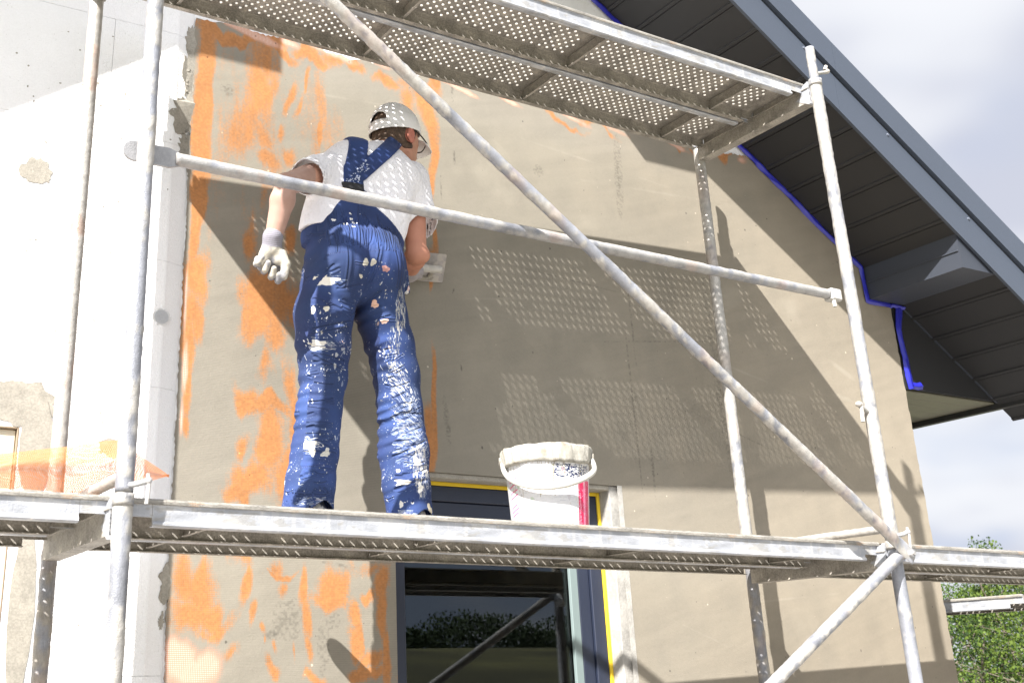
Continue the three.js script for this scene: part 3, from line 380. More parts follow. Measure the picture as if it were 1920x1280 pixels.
const dirtTex = tex(512, 512, (u, v, o) => { const a = tileFbm(u, v, 8, 171, 5), b = tileFbm(u, v, 90, 175, 2), k = 0.30 + 0.28 * (a - 0.5) + 0.2 * (b - 0.5), w = step(0.62, 0.72, a * 0.6 + b * 0.4); o[0] = mix(k * 1.04, 0.46, w); o[1] = mix(k * 0.96, 0.42, w); o[2] = mix(k * 0.85, 0.36, w); });
const lipTex = tex(512, 128, (u, v, o) => { const a = tileFbm(u, v, 14, 181, 5), b = tileFbm(u, v, 90, 185, 2), k = 0.25 + 0.26 * (a - 0.5) + 0.2 * (b - 0.5), ru = step(0.60, 0.70, tileFbm(u, v, 10, 189, 4)) * 0.6; o[0] = mix(k * 1.02, 0.40, ru); o[1] = mix(k * 0.96, 0.28, ru); o[2] = mix(k * 0.86, 0.19, ru); });
const fasciaM = mat({ map: scaled(fasciaTex, 1.0, 3.2), metalness: 0.22, roughness: 0.46, bumpMap: scaled(tubeBump, 5, 5), bumpScale: 0.0008 });
const beamM = mat({ map: scaled(dirtTex, 2.5, 2.5), metalness: 0.15, roughness: 0.7, bumpMap: scaled(tubeBump, 5, 5), bumpScale: 0.0008 });
const lipM = mat({ map: scaled(lipTex, 1.5, 8), metalness: 0.15, roughness: 0.6, bumpMap: scaled(tubeBump, 5, 5), bumpScale: 0.001 });

// perforated plate: eleven staggered rows of punched holes, real openings in a 3 mm sheet with a punched rim below
function perforated(len, z0, z1) {
  const pos = [], uv = [], holes = 11, pitch = 0.04, rowH = 0.0222, margin = 0.0157, R = 0.0070, rnd = rngOf(77);
  const T = (a, b, c) => { for (const p of [a, b, c]) { pos.push(p[0], p[1], p[2]); uv.push(p[0], p[2]); } };
  const Q = (a, b, c, d) => { T(a, b, c); T(a, c, d); };
  const top = 0, bot = -0.003, rim = -0.0065;
  const slab = (xa, xb, za, zb) => { Q([xa, top, za], [xa, top, zb], [xb, top, zb], [xb, top, za]); Q([xa, bot, za], [xb, bot, za], [xb, bot, zb], [xa, bot, zb]); };
  slab(0.004, len - 0.004, z0, z0 + margin); slab(0.004, len - 0.004, z0 + margin + holes * rowH, z1);
  const runs = [[0.07, 0.265], [0.30, 1.065], [1.10, 1.87], [1.91, 2.68], [2.73, len - 0.07]];   // unbroken between the cross ribs
  for (let k = 0; k < holes; k++) {
    const za = z0 + margin + k * rowH, zb = za + rowH, zc = (za + zb) / 2, off = (k * 0.0153) % pitch; let x = 0.004;
    for (const [ra, rb] of runs) {
      const n = Math.floor((rb - ra - off) / pitch), xs = ra + off; slab(x, xs, za, zb);
      for (let i = 0; i < n; i++) {
        const xa = xs + i * pitch, xb = xa + pitch, xc = (xa + xb) / 2;
        const closed = rnd() < 0.02; if (closed) { slab(xa, xb, za, zb); continue; }
        const O = [[xb, zc], [xb, zb], [xc, zb], [xa, zb], [xa, zc], [xa, za], [xc, za], [xb, za]], I = []; for (let j = 0; j < 8; j++) I.push([xc + R * Math.cos(j * Math.PI / 4), zc + R * Math.sin(j * Math.PI / 4)]);
        for (let j = 0; j < 8; j++) {
          const m = (j + 1) % 8, a = O[j], b = O[m], c = I[m], d = I[j];
          Q([a[0], top, a[1]], [d[0], top, d[1]], [c[0], top, c[1]], [b[0], top, b[1]]); Q([a[0], bot, a[1]], [b[0], bot, b[1]], [c[0], bot, c[1]], [d[0], bot, d[1]]);
          Q([d[0], top, d[1]], [d[0], rim, d[1]], [c[0], rim, c[1]], [c[0], top, c[1]]);
          const e = (p) => [xc + (p[0] - xc) * 1.22, zc + (p[1] - zc) * 1.22], f = e(c), g = e(d); Q([d[0], rim, d[1]], [g[0], bot, g[1]], [f[0], bot, f[1]], [c[0], rim, c[1]]);
        }
      }
      x = xs + n * pitch;
    }
    slab(x, len - 0.004, za, zb);
  }
  const g = new THREE.BufferGeometry(); g.setAttribute('position', new THREE.Float32BufferAttribute(pos, 3)); g.setAttribute('uv', new THREE.Float32BufferAttribute(uv, 2)); g.computeVertexNormals(); return g;
}
const PLANKW = 0.308, DLEN = 2.985;
// one steel deck plank, lying from x = 0 to DLEN and from z = 0 (front) back to -PLANKW
function beamProfile(front) {                                       // z, y of a folded side: lip, web, bulged foot, returned flange
  const s = front ? 1 : -1, f = (z) => s * z;
  return [[f(-0.012), 0.000], [f(0.000), 0.001], [f(0.0030), -0.004], [f(0.0030), -0.010], [f(-0.003), -0.014], [f(-0.004), -0.055], [f(0.001), -0.060], [f(0.002), -0.066], [f(-0.002), -0.0700], [f(-0.024), -0.0700], [f(-0.024), -0.0672], [f(-0.005), -0.0672], [f(-0.0065), -0.060], [f(-0.0068), -0.004], [f(-0.012), -0.003]];
}
function shortProfile(front) { return beamProfile(front).filter(([z, y]) => y > -0.045).slice(0, 5).concat([[front ? -0.004 : 0.004, -0.046], [front ? -0.0068 : 0.0068, -0.046]], beamProfile(front).slice(13)); }
const beamGeo = (front) => { const z = front ? 0 : -PLANKW, g = merge([sweep(beamProfile(front), 0.085, DLEN - 0.085), sweep(shortProfile(front), 0.003, 0.084), sweep(shortProfile(front), DLEN - 0.084, DLEN - 0.003)]); return g.translate(0, 0, z); };
const lipGeo = (front) => { const s = front ? 1 : -1; return sweep([[s * -0.010, 0.0008], [s * 0.000, 0.0022], [s * 0.0048, -0.004], [s * 0.0044, -0.0118], [s * 0.0012, -0.0135], [s * -0.004, -0.001]], 0.004, DLEN - 0.004).translate(0, 0, front ? 0 : -PLANKW); };
const plateGeo = perforated(DLEN, -PLANKW + 0.008, -0.008), frontBeam = beamGeo(true), backBeam = beamGeo(false), frontLip = lipGeo(true), backLip = lipGeo(false);
const ribGeo = merge([box(-0.0015, 0.0015, -0.056, -0.0075, -PLANKW + 0.0095, -0.0095), box(-0.0125, -0.0016, -0.058, -0.0555, -PLANKW + 0.0095, -0.0095), box(0.0016, 0.0090, -0.0100, -0.0076, -PLANKW + 0.0095, -0.0095)]);
const endGeo = merge([box(0.0, 0.0028, -0.044, -0.0035, -PLANKW + 0.013, -0.013), box(-0.030, 0.0, -0.030, -0.018, -0.10, -0.05, 0.003), box(-0.030, 0.0, -0.030, -0.018, -PLANKW + 0.05, -PLANKW + 0.10, 0.003)]);
const fasciaBack = beamM;
function makePlank() {
  const g = new THREE.Group();
  const P = (n, geo, m) => { const o = new THREE.Mesh(geo, m); o.name = n; o.castShadow = o.receiveShadow = true; g.add(o); return o; };
  P('perforated_plate', plateGeo, beamM); P('side_beam', frontBeam, fasciaM); P('side_beam', backBeam, beamM); P('folded_lip', frontLip, lipM); P('folded_lip', backLip, lipM);
  for (const x of [0.283, 1.083, 1.89, 2.705]) P('cross_rib', ribGeo, beamM).position.x = x;
  P('end_plate', endGeo, beamM).position.x = 0.0035; const e = P('end_plate', endGeo, beamM); e.position.x = DLEN - 0.0035; e.rotation.y = Math.PI; e.position.z = -PLANKW;
  return g;
}
const plank0 = makePlank();
function deck(x, y, z, label, turn = 0) { const d = plank0.clone(); d.name = numbered('scaffold_plank'); d.traverse((o) => { if (o !== d) o.name = numbered(o.name); }); d.position.set(x, y, z); d.rotation.y = turn; scene.add(d); return tag(d, label, 'scaffold plank', 'perforated steel planks of the scaffold'); }
const ZF = -0.053, ZR = -0.053 - PLANKW - 0.0158, DX = 0.013;
deck(DX, 0, ZF, 'outer perforated steel plank of the middle bay under the worker and bucket');
deck(DX, 0, ZR, 'wall-side perforated steel plank of the middle bay behind the outer one with the bucket');
deck(DX - LEN, 0.002, ZF, 'outer perforated steel plank of the left bay below the orange mesh roll');
deck(DX - LEN, 0.002, ZR, 'wall-side perforated steel plank of the left bay behind the orange mesh roll');
deck(DX + LEN, 0, ZF, 'outer perforated steel plank running off to the right past the house corner');
deck(DX + LEN, 0, ZR, 'wall-side perforated steel plank running off to the right past the house corner');
deck(DX, LIFT, ZF, 'outer perforated steel plank of the upper level above the worker');
deck(DX, LIFT, ZR, 'wall-side perforated steel plank of the upper level above the worker');
deck(5.24, -0.09, -0.93 - 2.985, 'lower perforated steel plank round the right house corner in front of the trees', -Math.PI / 2);

// frames: two standards and a transom; the upper frames stand on the spigots of the lower ones
function frame(x, y0, label, seed, opt = {}) {
  const f = thing('scaffold_section', label, 'scaffold section', 'steel upright sections of the scaffold');
  const top = y0 + LIFT, lo = opt.lo ?? y0 + 0.006, view = V(-0.4, 0.1, 0.9);
  part('standard', tube(V(x, lo, 0), V(x, top - 0.02, 0), TR, { crust: opt.c0 ?? 0.3, seed, side: opt.side }), tubeM, f);
  part('standard', tube(V(x, lo, -WID), V(x, top - 0.02, -WID), TR, { crust: opt.c1 ?? 0.9, seed: seed + 3, dirty: opt.dirty ?? 0, rust: opt.rust ?? 0.15 }), tubeM, f);
  for (const z of [0, -WID]) {
    part('collar', tube(V(x, top - 0.030, z), V(x, top + 0.002, z), TR + 0.0028, { crust: 0.4, seed: seed + 5 }), tubeM, f);
    part('spigot', tube(V(x, top + 0.002, z), V(x, top + 0.165, z), 0.0185, { crust: 0.6, seed: seed + 7, cell: 0.008 }), tubeM, f);
  }
  // transom: a steel channel open to the side, gusset plates at both ends, lock tube on top
  const b = -0.101, t = -0.034, y = top;
  part('transom', merge([box(x - 0.026, x - 0.0225, y + b, y + t, -WID + 0.02, -0.02), box(x + 0.0225, x + 0.026, y + b, y + t, -WID + 0.02, -0.02), box(x - 0.0225, x + 0.0225, y + b, y + b + 0.0035, -WID + 0.02, -0.02), box(x - 0.034, x - 0.0262, y + t - 0.003, y + t, -WID + 0.02, -0.02), box(x + 0.0262, x + 0.034, y + t - 0.003, y + t, -WID + 0.02, -0.02)]), beamM, f);
  part('gusset_plate', turned(plate([[-0.030, -0.112], [-0.095, -0.072], [-0.072, -0.060], [-0.060, -0.020], [-0.020, -0.004], [-0.020, -0.112]], 0.056, -0.028), new THREE.Matrix4().set(0, 0, 1, x, 0, 1, 0, y, 1, 0, 0, 0, 0, 0, 0, 1)), fasciaM, f);
  if (opt.lock) part('lock_tube', tube(V(x, y + 0.050, -WID + 0.02), V(x, y + 0.050, -0.03), 0.0145, { crust: 1.0, seed: seed + 9 }), tubeM, f);
  // wedge pin through the collar with its hanging tail
  const p = merge([paint(rod([V(x, y + 0.022, 0.012), V(x + 0.022, y + 0.024, 0.030), V(x + 0.052, y + 0.034, 0.034)], 0.008, 8, 10), 0.5, 0.5, 0.5), paint(rod([V(x + 0.050, y + 0.052, 0.036), V(x + 0.053, y + 0.02, 0.037), V(x + 0.050, y - 0.026, 0.036)], 0.0055, 8, 10), 0.62, 0.6, 0.57), paint(new THREE.SphereGeometry(0.0105, 10, 8).translate(x + 0.052, y + 0.034, 0.035).toNonIndexed(), 0.55, 0.54, 0.53)]);
  if (opt.pin !== false) part('wedge_pin', p, tubeM, f);
  return f;
}
frame(0, -2, 'lower left scaffold section with mortar caked standard below the deck', 1, { lo: GY, c0: 0.55, c1: 0.35, dirty: 0.6, lock: true });
frame(LEN, -2, 'lower right scaffold section below the deck by the right house corner', 11, { lo: GY, c0: 0.15, c1: 0.3, dirty: 0.5, lock: true });
frame(0, 0, 'upper left scaffold section rising in front of the white boards', 21, { c0: 0.45, c1: 1.25, rust: 0.5, side: V(0.5, 0, 0.9) });
frame(LEN, 0, 'upper right scaffold section with its top end in front of the roof edge', 31, { c0: 0.75, c1: 0.75, pin: false });
// the pin with a knob near the top of the right standard and the short one lower down
{
  const r = scene.getObjectByName('scaffold_section_003');
  const pin = (x, y, len, up, seed) => merge([paint(rod([V(x, y, 0.004), V(x + len * 0.5, y + 0.012, 0.006), V(x + len, y + 0.022, 0.008)], 0.0085, 8, 10), 0.44, 0.43, 0.40), paint(new THREE.SphereGeometry(0.014, 10, 8).scale(1, 0.8, 1).translate(x + len, y + 0.026, 0.008).toNonIndexed(), 0.66, 0.62, 0.56), paint(rod([V(x + len * 0.8, y + 0.03, 0.01), V(x + len * 0.95, y + up, 0.012)], 0.008, 8, 6), 0.66, 0.62, 0.56)]);
  part('wedge_pin', pin(LEN + 0.015, 2.035, 0.066, 0.05, 1), tubeM, r);
  part('wedge_pin', pin(LEN - 0.02, 0.500, -0.055, -0.045, 2), tubeM, r);
}
// guard rail: tube with a flattened paddle at the left and a wedge housing at the right
{
  const t = thing('guard_rail', 'horizontal guard rail tube crossing in front of the worker at chest height', 'guard rail');
  const y = 0.998, z = -0.046, b = V(LEN - 0.02, y, z);
  part('rail_tube', tube(V(0.105, y, z), V(LEN - 0.085, y, z), 0.0193, { crust: 0.55, seed: 61, side: V(0, 1, 0), rust: 0.25 }), tubeM, t);
  const pad = []; for (let i = 0; i <= 14; i++) { const a = Math.PI / 2 + i / 14 * Math.PI; pad.push([-0.022 + 0.031 * Math.cos(a), y + 0.031 * Math.sin(a)]); } pad.push([0.085, y - 0.031], [0.128, y - 0.017], [0.128, y + 0.017], [0.085, y + 0.031]);
  part('paddle', paint(plate(pad.reverse(), 0.010, z - 0.005), 0.36, 0.36, 0.37), tubeM, t);
  part('wedge_housing', merge([paint(box(LEN - 0.086, LEN - 0.024, y - 0.027, y + 0.024, z - 0.024, z + 0.024, 0.006), 0.56, 0.55, 0.52), paint(rod([V(LEN - 0.07, y - 0.02, z + 0.012), V(LEN - 0.07, y - 0.055, z + 0.014)], 0.0085, 8, 5), 0.72, 0.69, 0.62)]), tubeM, t);
}
// diagonal braces with flattened, bolted ends
function brace(a, b, label, seed, ends, bolt) {
  const t = thing('diagonal_brace', label, 'scaffold brace', 'diagonal braces of the scaffold'), dir = b.clone().sub(a).normalize();
  part('brace_tube', tube(a, b, 0.0205, { crust: 0.42, seed, flatA: ends[0], flatB: ends[1], flatDir: V(0, 0, 1), side: V(0.3, -0.9, 0.6), rust: 0.2 }), tubeM, t);
  for (const e of bolt) { const p = e > 0 ? b.clone().addScaledVector(dir, -0.028) : a.clone().addScaledVector(dir, 0.028); part('bolt', merge([paint(new THREE.CylinderGeometry(0.012, 0.013, 0.018, 10).rotateX(Math.PI / 2).translate(p.x, p.y, p.z + 0.009).toNonIndexed(), 0.5, 0.5, 0.5), paint(new THREE.CylinderGeometry(0.007, 0.007, 0.11, 8).rotateX(Math.PI / 2).translate(p.x, p.y, p.z - 0.030).toNonIndexed(), 0.45, 0.44, 0.42)]), tubeM, t); }
  return t;
}
{ const A = V(0.0, 2.022, 0.055), B = V(3.045, -0.066, 0.055); brace(A.clone().addScaledVector(A.clone().sub(B).normalize(), 0.03), B, 'long diagonal brace crossing the worker bay from upper left to lower right', 71, [0.1, 0.1], [1]); }
{ const A = V(0.0, -1.80, 0.036), B = V(3.005, -0.045, 0.036); brace(A, B, 'diagonal brace below the deck rising to the right standard', 81, [0.1, 0.001], []); }

// ================= bucket of mortar =================
{
  const BT = atZ(1026, 826, -0.12), BM = atZ(1027, 900, -0.27), R0 = 0.131, R1 = 0.149, H = BT.y - 0.004, t = thing('mortar_bucket', 'white plastic bucket smeared with mortar standing on the scaffold deck', 'bucket');
  t.position.set(BM.x, 0.003, -0.27);
  const cv = document.createElement('canvas'); cv.width = 2048; cv.height = 512; const c = cv.getContext('2d'), r = rngOf(201);
  c.fillStyle = '#c6c6c9'; c.fillRect(0, 0, 2048, 512);
  // u runs round the bucket; 0.5 faces the viewer
  const X = (d) => 1024 + d / 360 * 2048;
  c.fillStyle = '#c8144f'; c.fillRect(X(47), 215, X(78) - X(47), 297); c.fillStyle = 'rgba(235,150,180,0.8)'; c.fillRect(X(58), 215, X(64) - X(58), 297);
  for (let i = 0; i < 26; i++) { c.fillStyle = 'rgba(232,215,220,0.85)'; c.fillRect(X(49), 300 + i * 8, 14 + r() * 12, 3); }
  for (let i = 0; i < 240; i++) { c.fillStyle = `rgba(226,205,212,${0.2 + r() * 0.6})`; c.fillRect(X(46 + r() * 33), 210 + r() * 300, 2 + r() * 14, 1 + r() * 5); }
  c.fillStyle = '#1d2748'; for (let i = 0; i < 420; i++) { const x = X(8 + r() * 62), y = 118 + r() * 84; c.fillRect(x, y, 4 + r() * 26, 2 + r() * 7); }
  c.fillStyle = 'rgba(230,228,222,0.9)'; for (let i = 0; i < 230; i++) c.fillRect(X(6 + r() * 66), 110 + r() * 95, 3 + r() * 22, 2 + r() * 5);
  for (let i = 0; i < 60; i++) { c.fillStyle = `rgba(90,95,120,${0.15 + r() * 0.25})`; c.fillRect(X(18 + r() * 36), 66 + r() * 26, 2 + r() * 10, 2 + r() * 5); }
  // pink measuring scale
  c.strokeStyle = '#d0306f'; c.lineWidth = 7; for (const [y, l] of [[190, 1], [222, 1], [262, 1], [292, 1], [352, 0.8], [374, 1], [400, 1]]) { c.beginPath(); c.moveTo(X(-68), y + 26); c.lineTo(X(-68 + 20 * l), y); c.stroke(); }
  for (let i = 0; i < 7; i++) { c.fillStyle = '#c0386a'; c.fillRect(X(-70) - 3, 200 + i * 34, 6, 8); }
  for (let i = 0; i < 120; i++) { c.fillStyle = `rgba(120,122,140,${0.10 + r() * 0.22})`; c.fillRect(X(-40 + r() * 80), 250 + r() * 210, 6 + r() * 60, 1 + r() * 3); }
  for (let i = 0; i < 420; i++) { const x = r() * 2048, y = r() * 512, a = 2 + r() * r() * 18; c.fillStyle = `rgba(${150 + r() * 40 | 0},${145 + r() * 38 | 0},${128 + r() * 36 | 0},${0.35 + r() * 0.4})`; c.beginPath(); c.ellipse(x, y, a, a * (0.6 + r() * 1.6), r() * 3, 0, 7); c.fill(); }
  for (let i = 0; i < 60; i++) { let x = r() * 2048, y = 60 + r() * 40; c.strokeStyle = `rgba(140,130,112,${0.35 + r() * 0.45})`; c.lineWidth = 3 + r() * 8; c.beginPath(); c.moveTo(x, y); for (let k = 0; k < 6; k++) { x += (r() - 0.5) * 18; y += 12 + r() * 45; c.lineTo(x, y); } c.stroke(); }
  for (let i = 0; i < 300; i++) { c.fillStyle = `rgba(60,55,50,${0.3 + r() * 0.5})`; c.fillRect(r() * 2048, r() * 512, 1 + r() * 3, 1 + r() * 4); }
  const bt = new THREE.CanvasTexture(cv); bt.colorSpace = THREE.SRGBColorSpace; bt.wrapS = THREE.RepeatWrapping;
  const turn = Math.atan2(-0.886 - BM.x, 2.93 + 0.27);            // the side that faces the camera
  const lathe = (pts, seg = 72) => { const g = new THREE.LatheGeometry(pts.map((p) => new THREE.Vector2(p[0], p[1])), seg); return g; };
  const bodyG = lathe([[R0, 0.004], [R0 + 0.002, 0.0], [R0, 0.0], [mix(R0, R1, 0.25), H * 0.25], [mix(R0, R1, 0.5), H * 0.5], [mix(R0, R1, 0.75), H * 0.75], [R1, H - 0.03]].filter((_, i) => i > 1)); bodyG.rotateY(Math.PI + turn);
  // v measured by height; LatheGeometry spaces it by point, which is even here
  part('body', bodyG.toNonIndexed(), phys({ map: bt, roughness: 0.38, bumpMap: scaled(tubeBump, 3, 1), bumpScale: 0.001, side: THREE.DoubleSide }), t);
  part('inside', merge([lathe([[R1 - 0.003, H], [R0 - 0.003, 0.05]]).toNonIndexed(), new THREE.CircleGeometry(R1 - 0.012, 40).rotateX(-Math.PI / 2).translate(0, H * 0.72, 0).toNonIndexed(), new THREE.CircleGeometry(R0, 40).rotateX(Math.PI / 2).translate(0, 0.001, 0).toNonIndexed()]), smearM, t);
  // caked rim
  const rimP = []; const rg = lathe([[R1 - 0.004, H - 0.066], [R1 + 0.006, H - 0.064], [R1 + 0.009, H - 0.055], [R1 + 0.010, H - 0.03], [R1 + 0.011, H - 0.008], [R1 + 0.006, H + 0.001], [R1 - 0.004, H + 0.001], [R1 - 0.008, H - 0.01]], 220); const rp = rg.attributes.position, rc = new Float32Array(rp.count * 3);
  for (let i = 0; i < rp.count; i++) { const x = rp.getX(i), y = rp.getY(i), z = rp.getZ(i), a = Math.atan2(x, z), L = Math.hypot(x, z) || 1, f = fbm3(x * 30, y * 40, z * 30, 4), g = noise3(x * 130, y * 130, z * 130), low = y < H - 0.05 ? 0.024 * (fbm3(x * 9 + 3, 1, z * 9, 3) - 0.5) : 0.006 * (f - 0.5); const q = 1 + (0.018 * (f - 0.45) + 0.005 * (g - 0.5)) / L; rp.setXYZ(i, x * q, y + low, z * q); const d = step(0.60, 0.72, f) * 0.7, k = 0.25 + 0.2 * g; rc[i * 3] = mix(k, 0.22, d); rc[i * 3 + 1] = mix(k * 0.955, 0.18, d); rc[i * 3 + 2] = mix(k * 0.84, 0.13, d); }
  rg.setAttribute('color', new THREE.BufferAttribute(rc, 3)); rg.computeVertexNormals();
  part('rim', rg.toNonIndexed(), mat({ vertexColors: true, roughness: 0.9, bumpMap: scaled(coatBump, 6, 2), bumpScale: 0.002 }), t);
  // handle hanging down in front
  const e1 = V(Math.sin(turn - 1.42), 0, Math.cos(turn - 1.42)).multiplyScalar(R1 + 0.006), e2 = V(Math.sin(turn + 1.42), 0, Math.cos(turn + 1.42)).multiplyScalar(R1 + 0.006), out = V(Math.sin(turn), 0, Math.cos(turn)), right = V(Math.cos(turn), 0, -Math.sin(turn));
  const hp = []; for (let i = 0; i <= 16; i++) { const f = mix(-1.42, 1.42, i / 16), q = Math.cos(f / 1.42 * Math.PI / 2), w = R1 + 0.006 + 0.016 * q + (f > 0.5 ? 0.022 * Math.sin((f - 0.5) / 0.92 * Math.PI) : 0), p = V(Math.sin(turn + f), 0, Math.cos(turn + f)).multiplyScalar(w); p.y = H - 0.036 - 0.115 * Math.pow(q, 0.8); hp.push(p); }
  const curve = new THREE.CatmullRomCurve3(hp), hg = new THREE.TubeGeometry(curve, 60, 0.0085, 10); { const p = hg.attributes.position; for (let i = 0; i <= 60; i++) { const c0 = curve.getPointAt(i / 60); for (let j = 0; j <= 10; j++) { const k = i * 11 + j; p.setY(k, c0.y + (p.getY(k) - c0.y) * 1.25); } } hg.computeVertexNormals(); }
  part('handle', hg.toNonIndexed(), mat({ color: col(0.50, 0.49, 0.45), roughness: 0.45, bumpMap: scaled(tubeBump, 1, 2), bumpScale: 0.001 }), t);
  for (const e of [e1, e2]) { const o = part('handle_lug', new THREE.CylinderGeometry(0.014, 0.016, 0.014, 16).toNonIndexed(), smearM, t); o.position.set(e.x * 1.03, H - 0.035, e.z * 1.03); o.quaternion.setFromUnitVectors(V(0, 1, 0), e.clone().normalize()); }
}

// ================= loose orange mesh on the left deck =================
{
  const t = thing('mesh_roll', 'loose roll of orange glass fibre mesh lying on the left scaffold deck', 'mesh');
  const cell = 128, mt = tex(cell, cell, (u, v, o) => { const w = 0.27, n = 8, a = (u * n) % 1, b = (v * n) % 1, on = a < w || b < w; o[0] = 0.60; o[1] = 0.23; o[2] = 0.075; o[3] = on ? 1 : 0; });
  mt.minFilter = THREE.LinearFilter;
  const meshM = mat({ map: scaled(mt, 1 / 0.040, 1 / 0.040), alphaTest: 0.5, roughness: 0.7, side: THREE.DoubleSide });
  const surf = (fn, nu, nv) => { const pos = [], uv = [], idx = []; for (let i = 0; i <= nu; i++) for (let j = 0; j <= nv; j++) { const p = fn(i / nu, j / nv); pos.push(p[0], p[1], p[2]); uv.push(p[3], p[4]); } for (let i = 0; i < nu; i++) for (let j = 0; j < nv; j++) { const q = i * (nv + 1) + j; idx.push(q, q + 1, q + nv + 2, q, q + nv + 2, q + nv + 1); } const g = new THREE.BufferGeometry(); g.setAttribute('position', new THREE.Float32BufferAttribute(pos, 3)); g.setAttribute('uv', new THREE.Float32BufferAttribute(uv, 2)); g.setIndex(idx); g.computeVertexNormals(); return g.toNonIndexed(); };
  // the outer turn: its upper and lower outline run together in a pulled-out corner on the right; front and back of the turn
  const curveOf = (l, z) => new THREE.CatmullRomCurve3(l.map(([u, v]) => atZ(u, v, z)), false, 'catmullrom', 0.3);
  const topC = curveOf([[-620, 905], [-300, 876], [0, 851], [120, 838], [205, 825], [238, 834], [266, 856], [315, 893]], -0.36), botC = curveOf([[-620, 905], [-300, 905], [0, 915], [90, 921], [150, 923], [215, 916], [262, 906], [315, 893]], -0.36);
  for (const [sgn, amp, ph] of [[1, 0.11, 0], [-1, 0.10, 0.0021]]) part('sheet', surf((s, k) => { const A = topC.getPoint(s), B = botC.getPoint(s), p = A.clone().lerp(B, k), h = A.distanceTo(B); return [p.x, p.y + 0.008 * Math.sin(s * 17 + k * 4) * Math.sin(k * Math.PI), -0.36 + sgn * Math.min(amp, h * 0.75) * Math.sin(k * Math.PI) + 0.010 * Math.sin(s * 21), p.x + ph + k * 0.02, k * (0.05 + 1.25 * h)]; }, 90, 26), meshM, t);
  for (let q = 0; q < 3; q++) part('inner_turn', surf((s, k) => { const x = -1.6 + (1.28 - q * 0.06) * s, r = (0.060 - 0.014 * q) * (1 - 0.35 * Math.pow(s, 6)), a = k * 2 * Math.PI + q; return [x, 0.012 + r + r * Math.sin(a), -0.36 + r * Math.cos(a) * 1.1, x + q * 0.017, k * 2 * Math.PI * r]; }, 40, 30), meshM, t);
  // hem folded along the deck, several layers thick
  const hem = mat({ color: col(0.72, 0.24, 0.045), roughness: 0.7 });
  part('folded_hem', surf((s, k) => { const x = -1.5 + 1.64 * s, w = 0.020 * (1 - Math.pow(s, 3)) + 0.004; return [x, 0.006 + w * (0.5 + 0.5 * Math.sin(k * 2 * Math.PI)), -0.20 - 0.10 * s * s + w * Math.cos(k * 2 * Math.PI), x, k * 0.1]; }, 50, 10), hem, t);
}

// ================= trees =================
const leafG = (() => { const g = new THREE.BufferGeometry(); g.setAttribute('position', new THREE.Float32BufferAttribute([0, 0, 0, 0.5, 0.55, 0.10, 0, 1.1, -0.04, 0, 0, 0, 0, 1.1, -0.04, -0.5, 0.5, 0.08], 3)); g.computeVertexNormals(); planarUV(g); return g; })();
const leafMats = [[0.052, 0.100, 0.014], [0.105, 0.155, 0.022], [0.022, 0.046, 0.009]].map(([r, g, b]) => phys({ color: col(r, g, b), roughness: 0.6, transmission: 0.35, thickness: 0, side: THREE.DoubleSide, specularIntensity: 0.4 }));
const barkM = mat({ color: col(0.14, 0.115, 0.09), roughness: 0.95, bumpMap: scaled(coatBump, 2, 2), bumpScale: 0.01 });
function tree(x, z, h, spread, label, seed, tone = 0) {
  const r = rngOf(seed), t = thing('deciduous_tree', label, 'tree', 'green trees behind the house'); t.position.set(x, GY, z);
  const wood = [], tips = []; const limb = (a, b, ra, rb) => { const d = b.clone().sub(a), g = new THREE.CylinderGeometry(rb, ra, d.length(), 7).toNonIndexed(); g.applyQuaternion(new THREE.Quaternion().setFromUnitVectors(V(0, 1, 0), d.clone().normalize())); g.translate((a.x + b.x) / 2, (a.y + b.y) / 2, (a.z + b.z) / 2); wood.push(g); };
  const stems = 1 + Math.floor(r() * 3);
  for (let s = 0; s < stems; s++) { let a = V((r() - 0.5) * 0.5, 0, (r() - 0.5) * 0.5), ra = h * 0.014 + 0.02; for (let k = 0; k < 6; k++) { const b = a.clone().add(V((r() - 0.5) * spread * 0.22, h / 6.6, (r() - 0.5) * spread * 0.22)); limb(a, b, ra, ra * 0.78); ra *= 0.78; for (let q = 0; q < 3; q++) { const e = a.clone().lerp(b, r()).add(V((r() - 0.5) * spread * (1.1 - k * 0.09), h * (0.03 + 0.10 * r()), (r() - 0.5) * spread * (1.1 - k * 0.09))); limb(a.clone().lerp(b, 0.4), e, ra * 0.5, ra * 0.2); if (k > 0 || r() < 0.5) tips.push([e, spread * (0.14 + 0.10 * r()) * (1.15 - k * 0.08)]); } a = b; } tips.push([a, spread * 0.12]); }
  part('trunk', merge(wood), barkM, t);
  const n = 135, per = tips.length * n, lists = [[], [], []], m = new THREE.Matrix4(), q = new THREE.Quaternion(), e = new THREE.Euler();
  for (const [c, rad] of tips) for (let i = 0; i < n; i++) { const d = V(r() - 0.5, (r() - 0.5) * 0.8, r() - 0.5).normalize().multiplyScalar(rad * (0.35 + 0.75 * Math.cbrt(r()))), s = 0.034 + 0.06 * r() * r(); e.set(r() * 6.3, r() * 6.3, r() * 6.3); m.compose(c.clone().add(d), q.setFromEuler(e), V(s, s, s)); lists[(tone + (r() < 0.6 ? 0 : r() < 0.6 ? 1 : 2)) % 3].push(m.clone()); }
  lists.forEach((l, k) => { if (!l.length) return; const o = new THREE.InstancedMesh(leafG, leafMats[k], l.length); l.forEach((mm, i) => o.setMatrixAt(i, mm)); o.name = numbered('crown'); o.castShadow = o.receiveShadow = true; t.add(o); tag(o, null, null, null, 'stuff'); });
  return t;
}
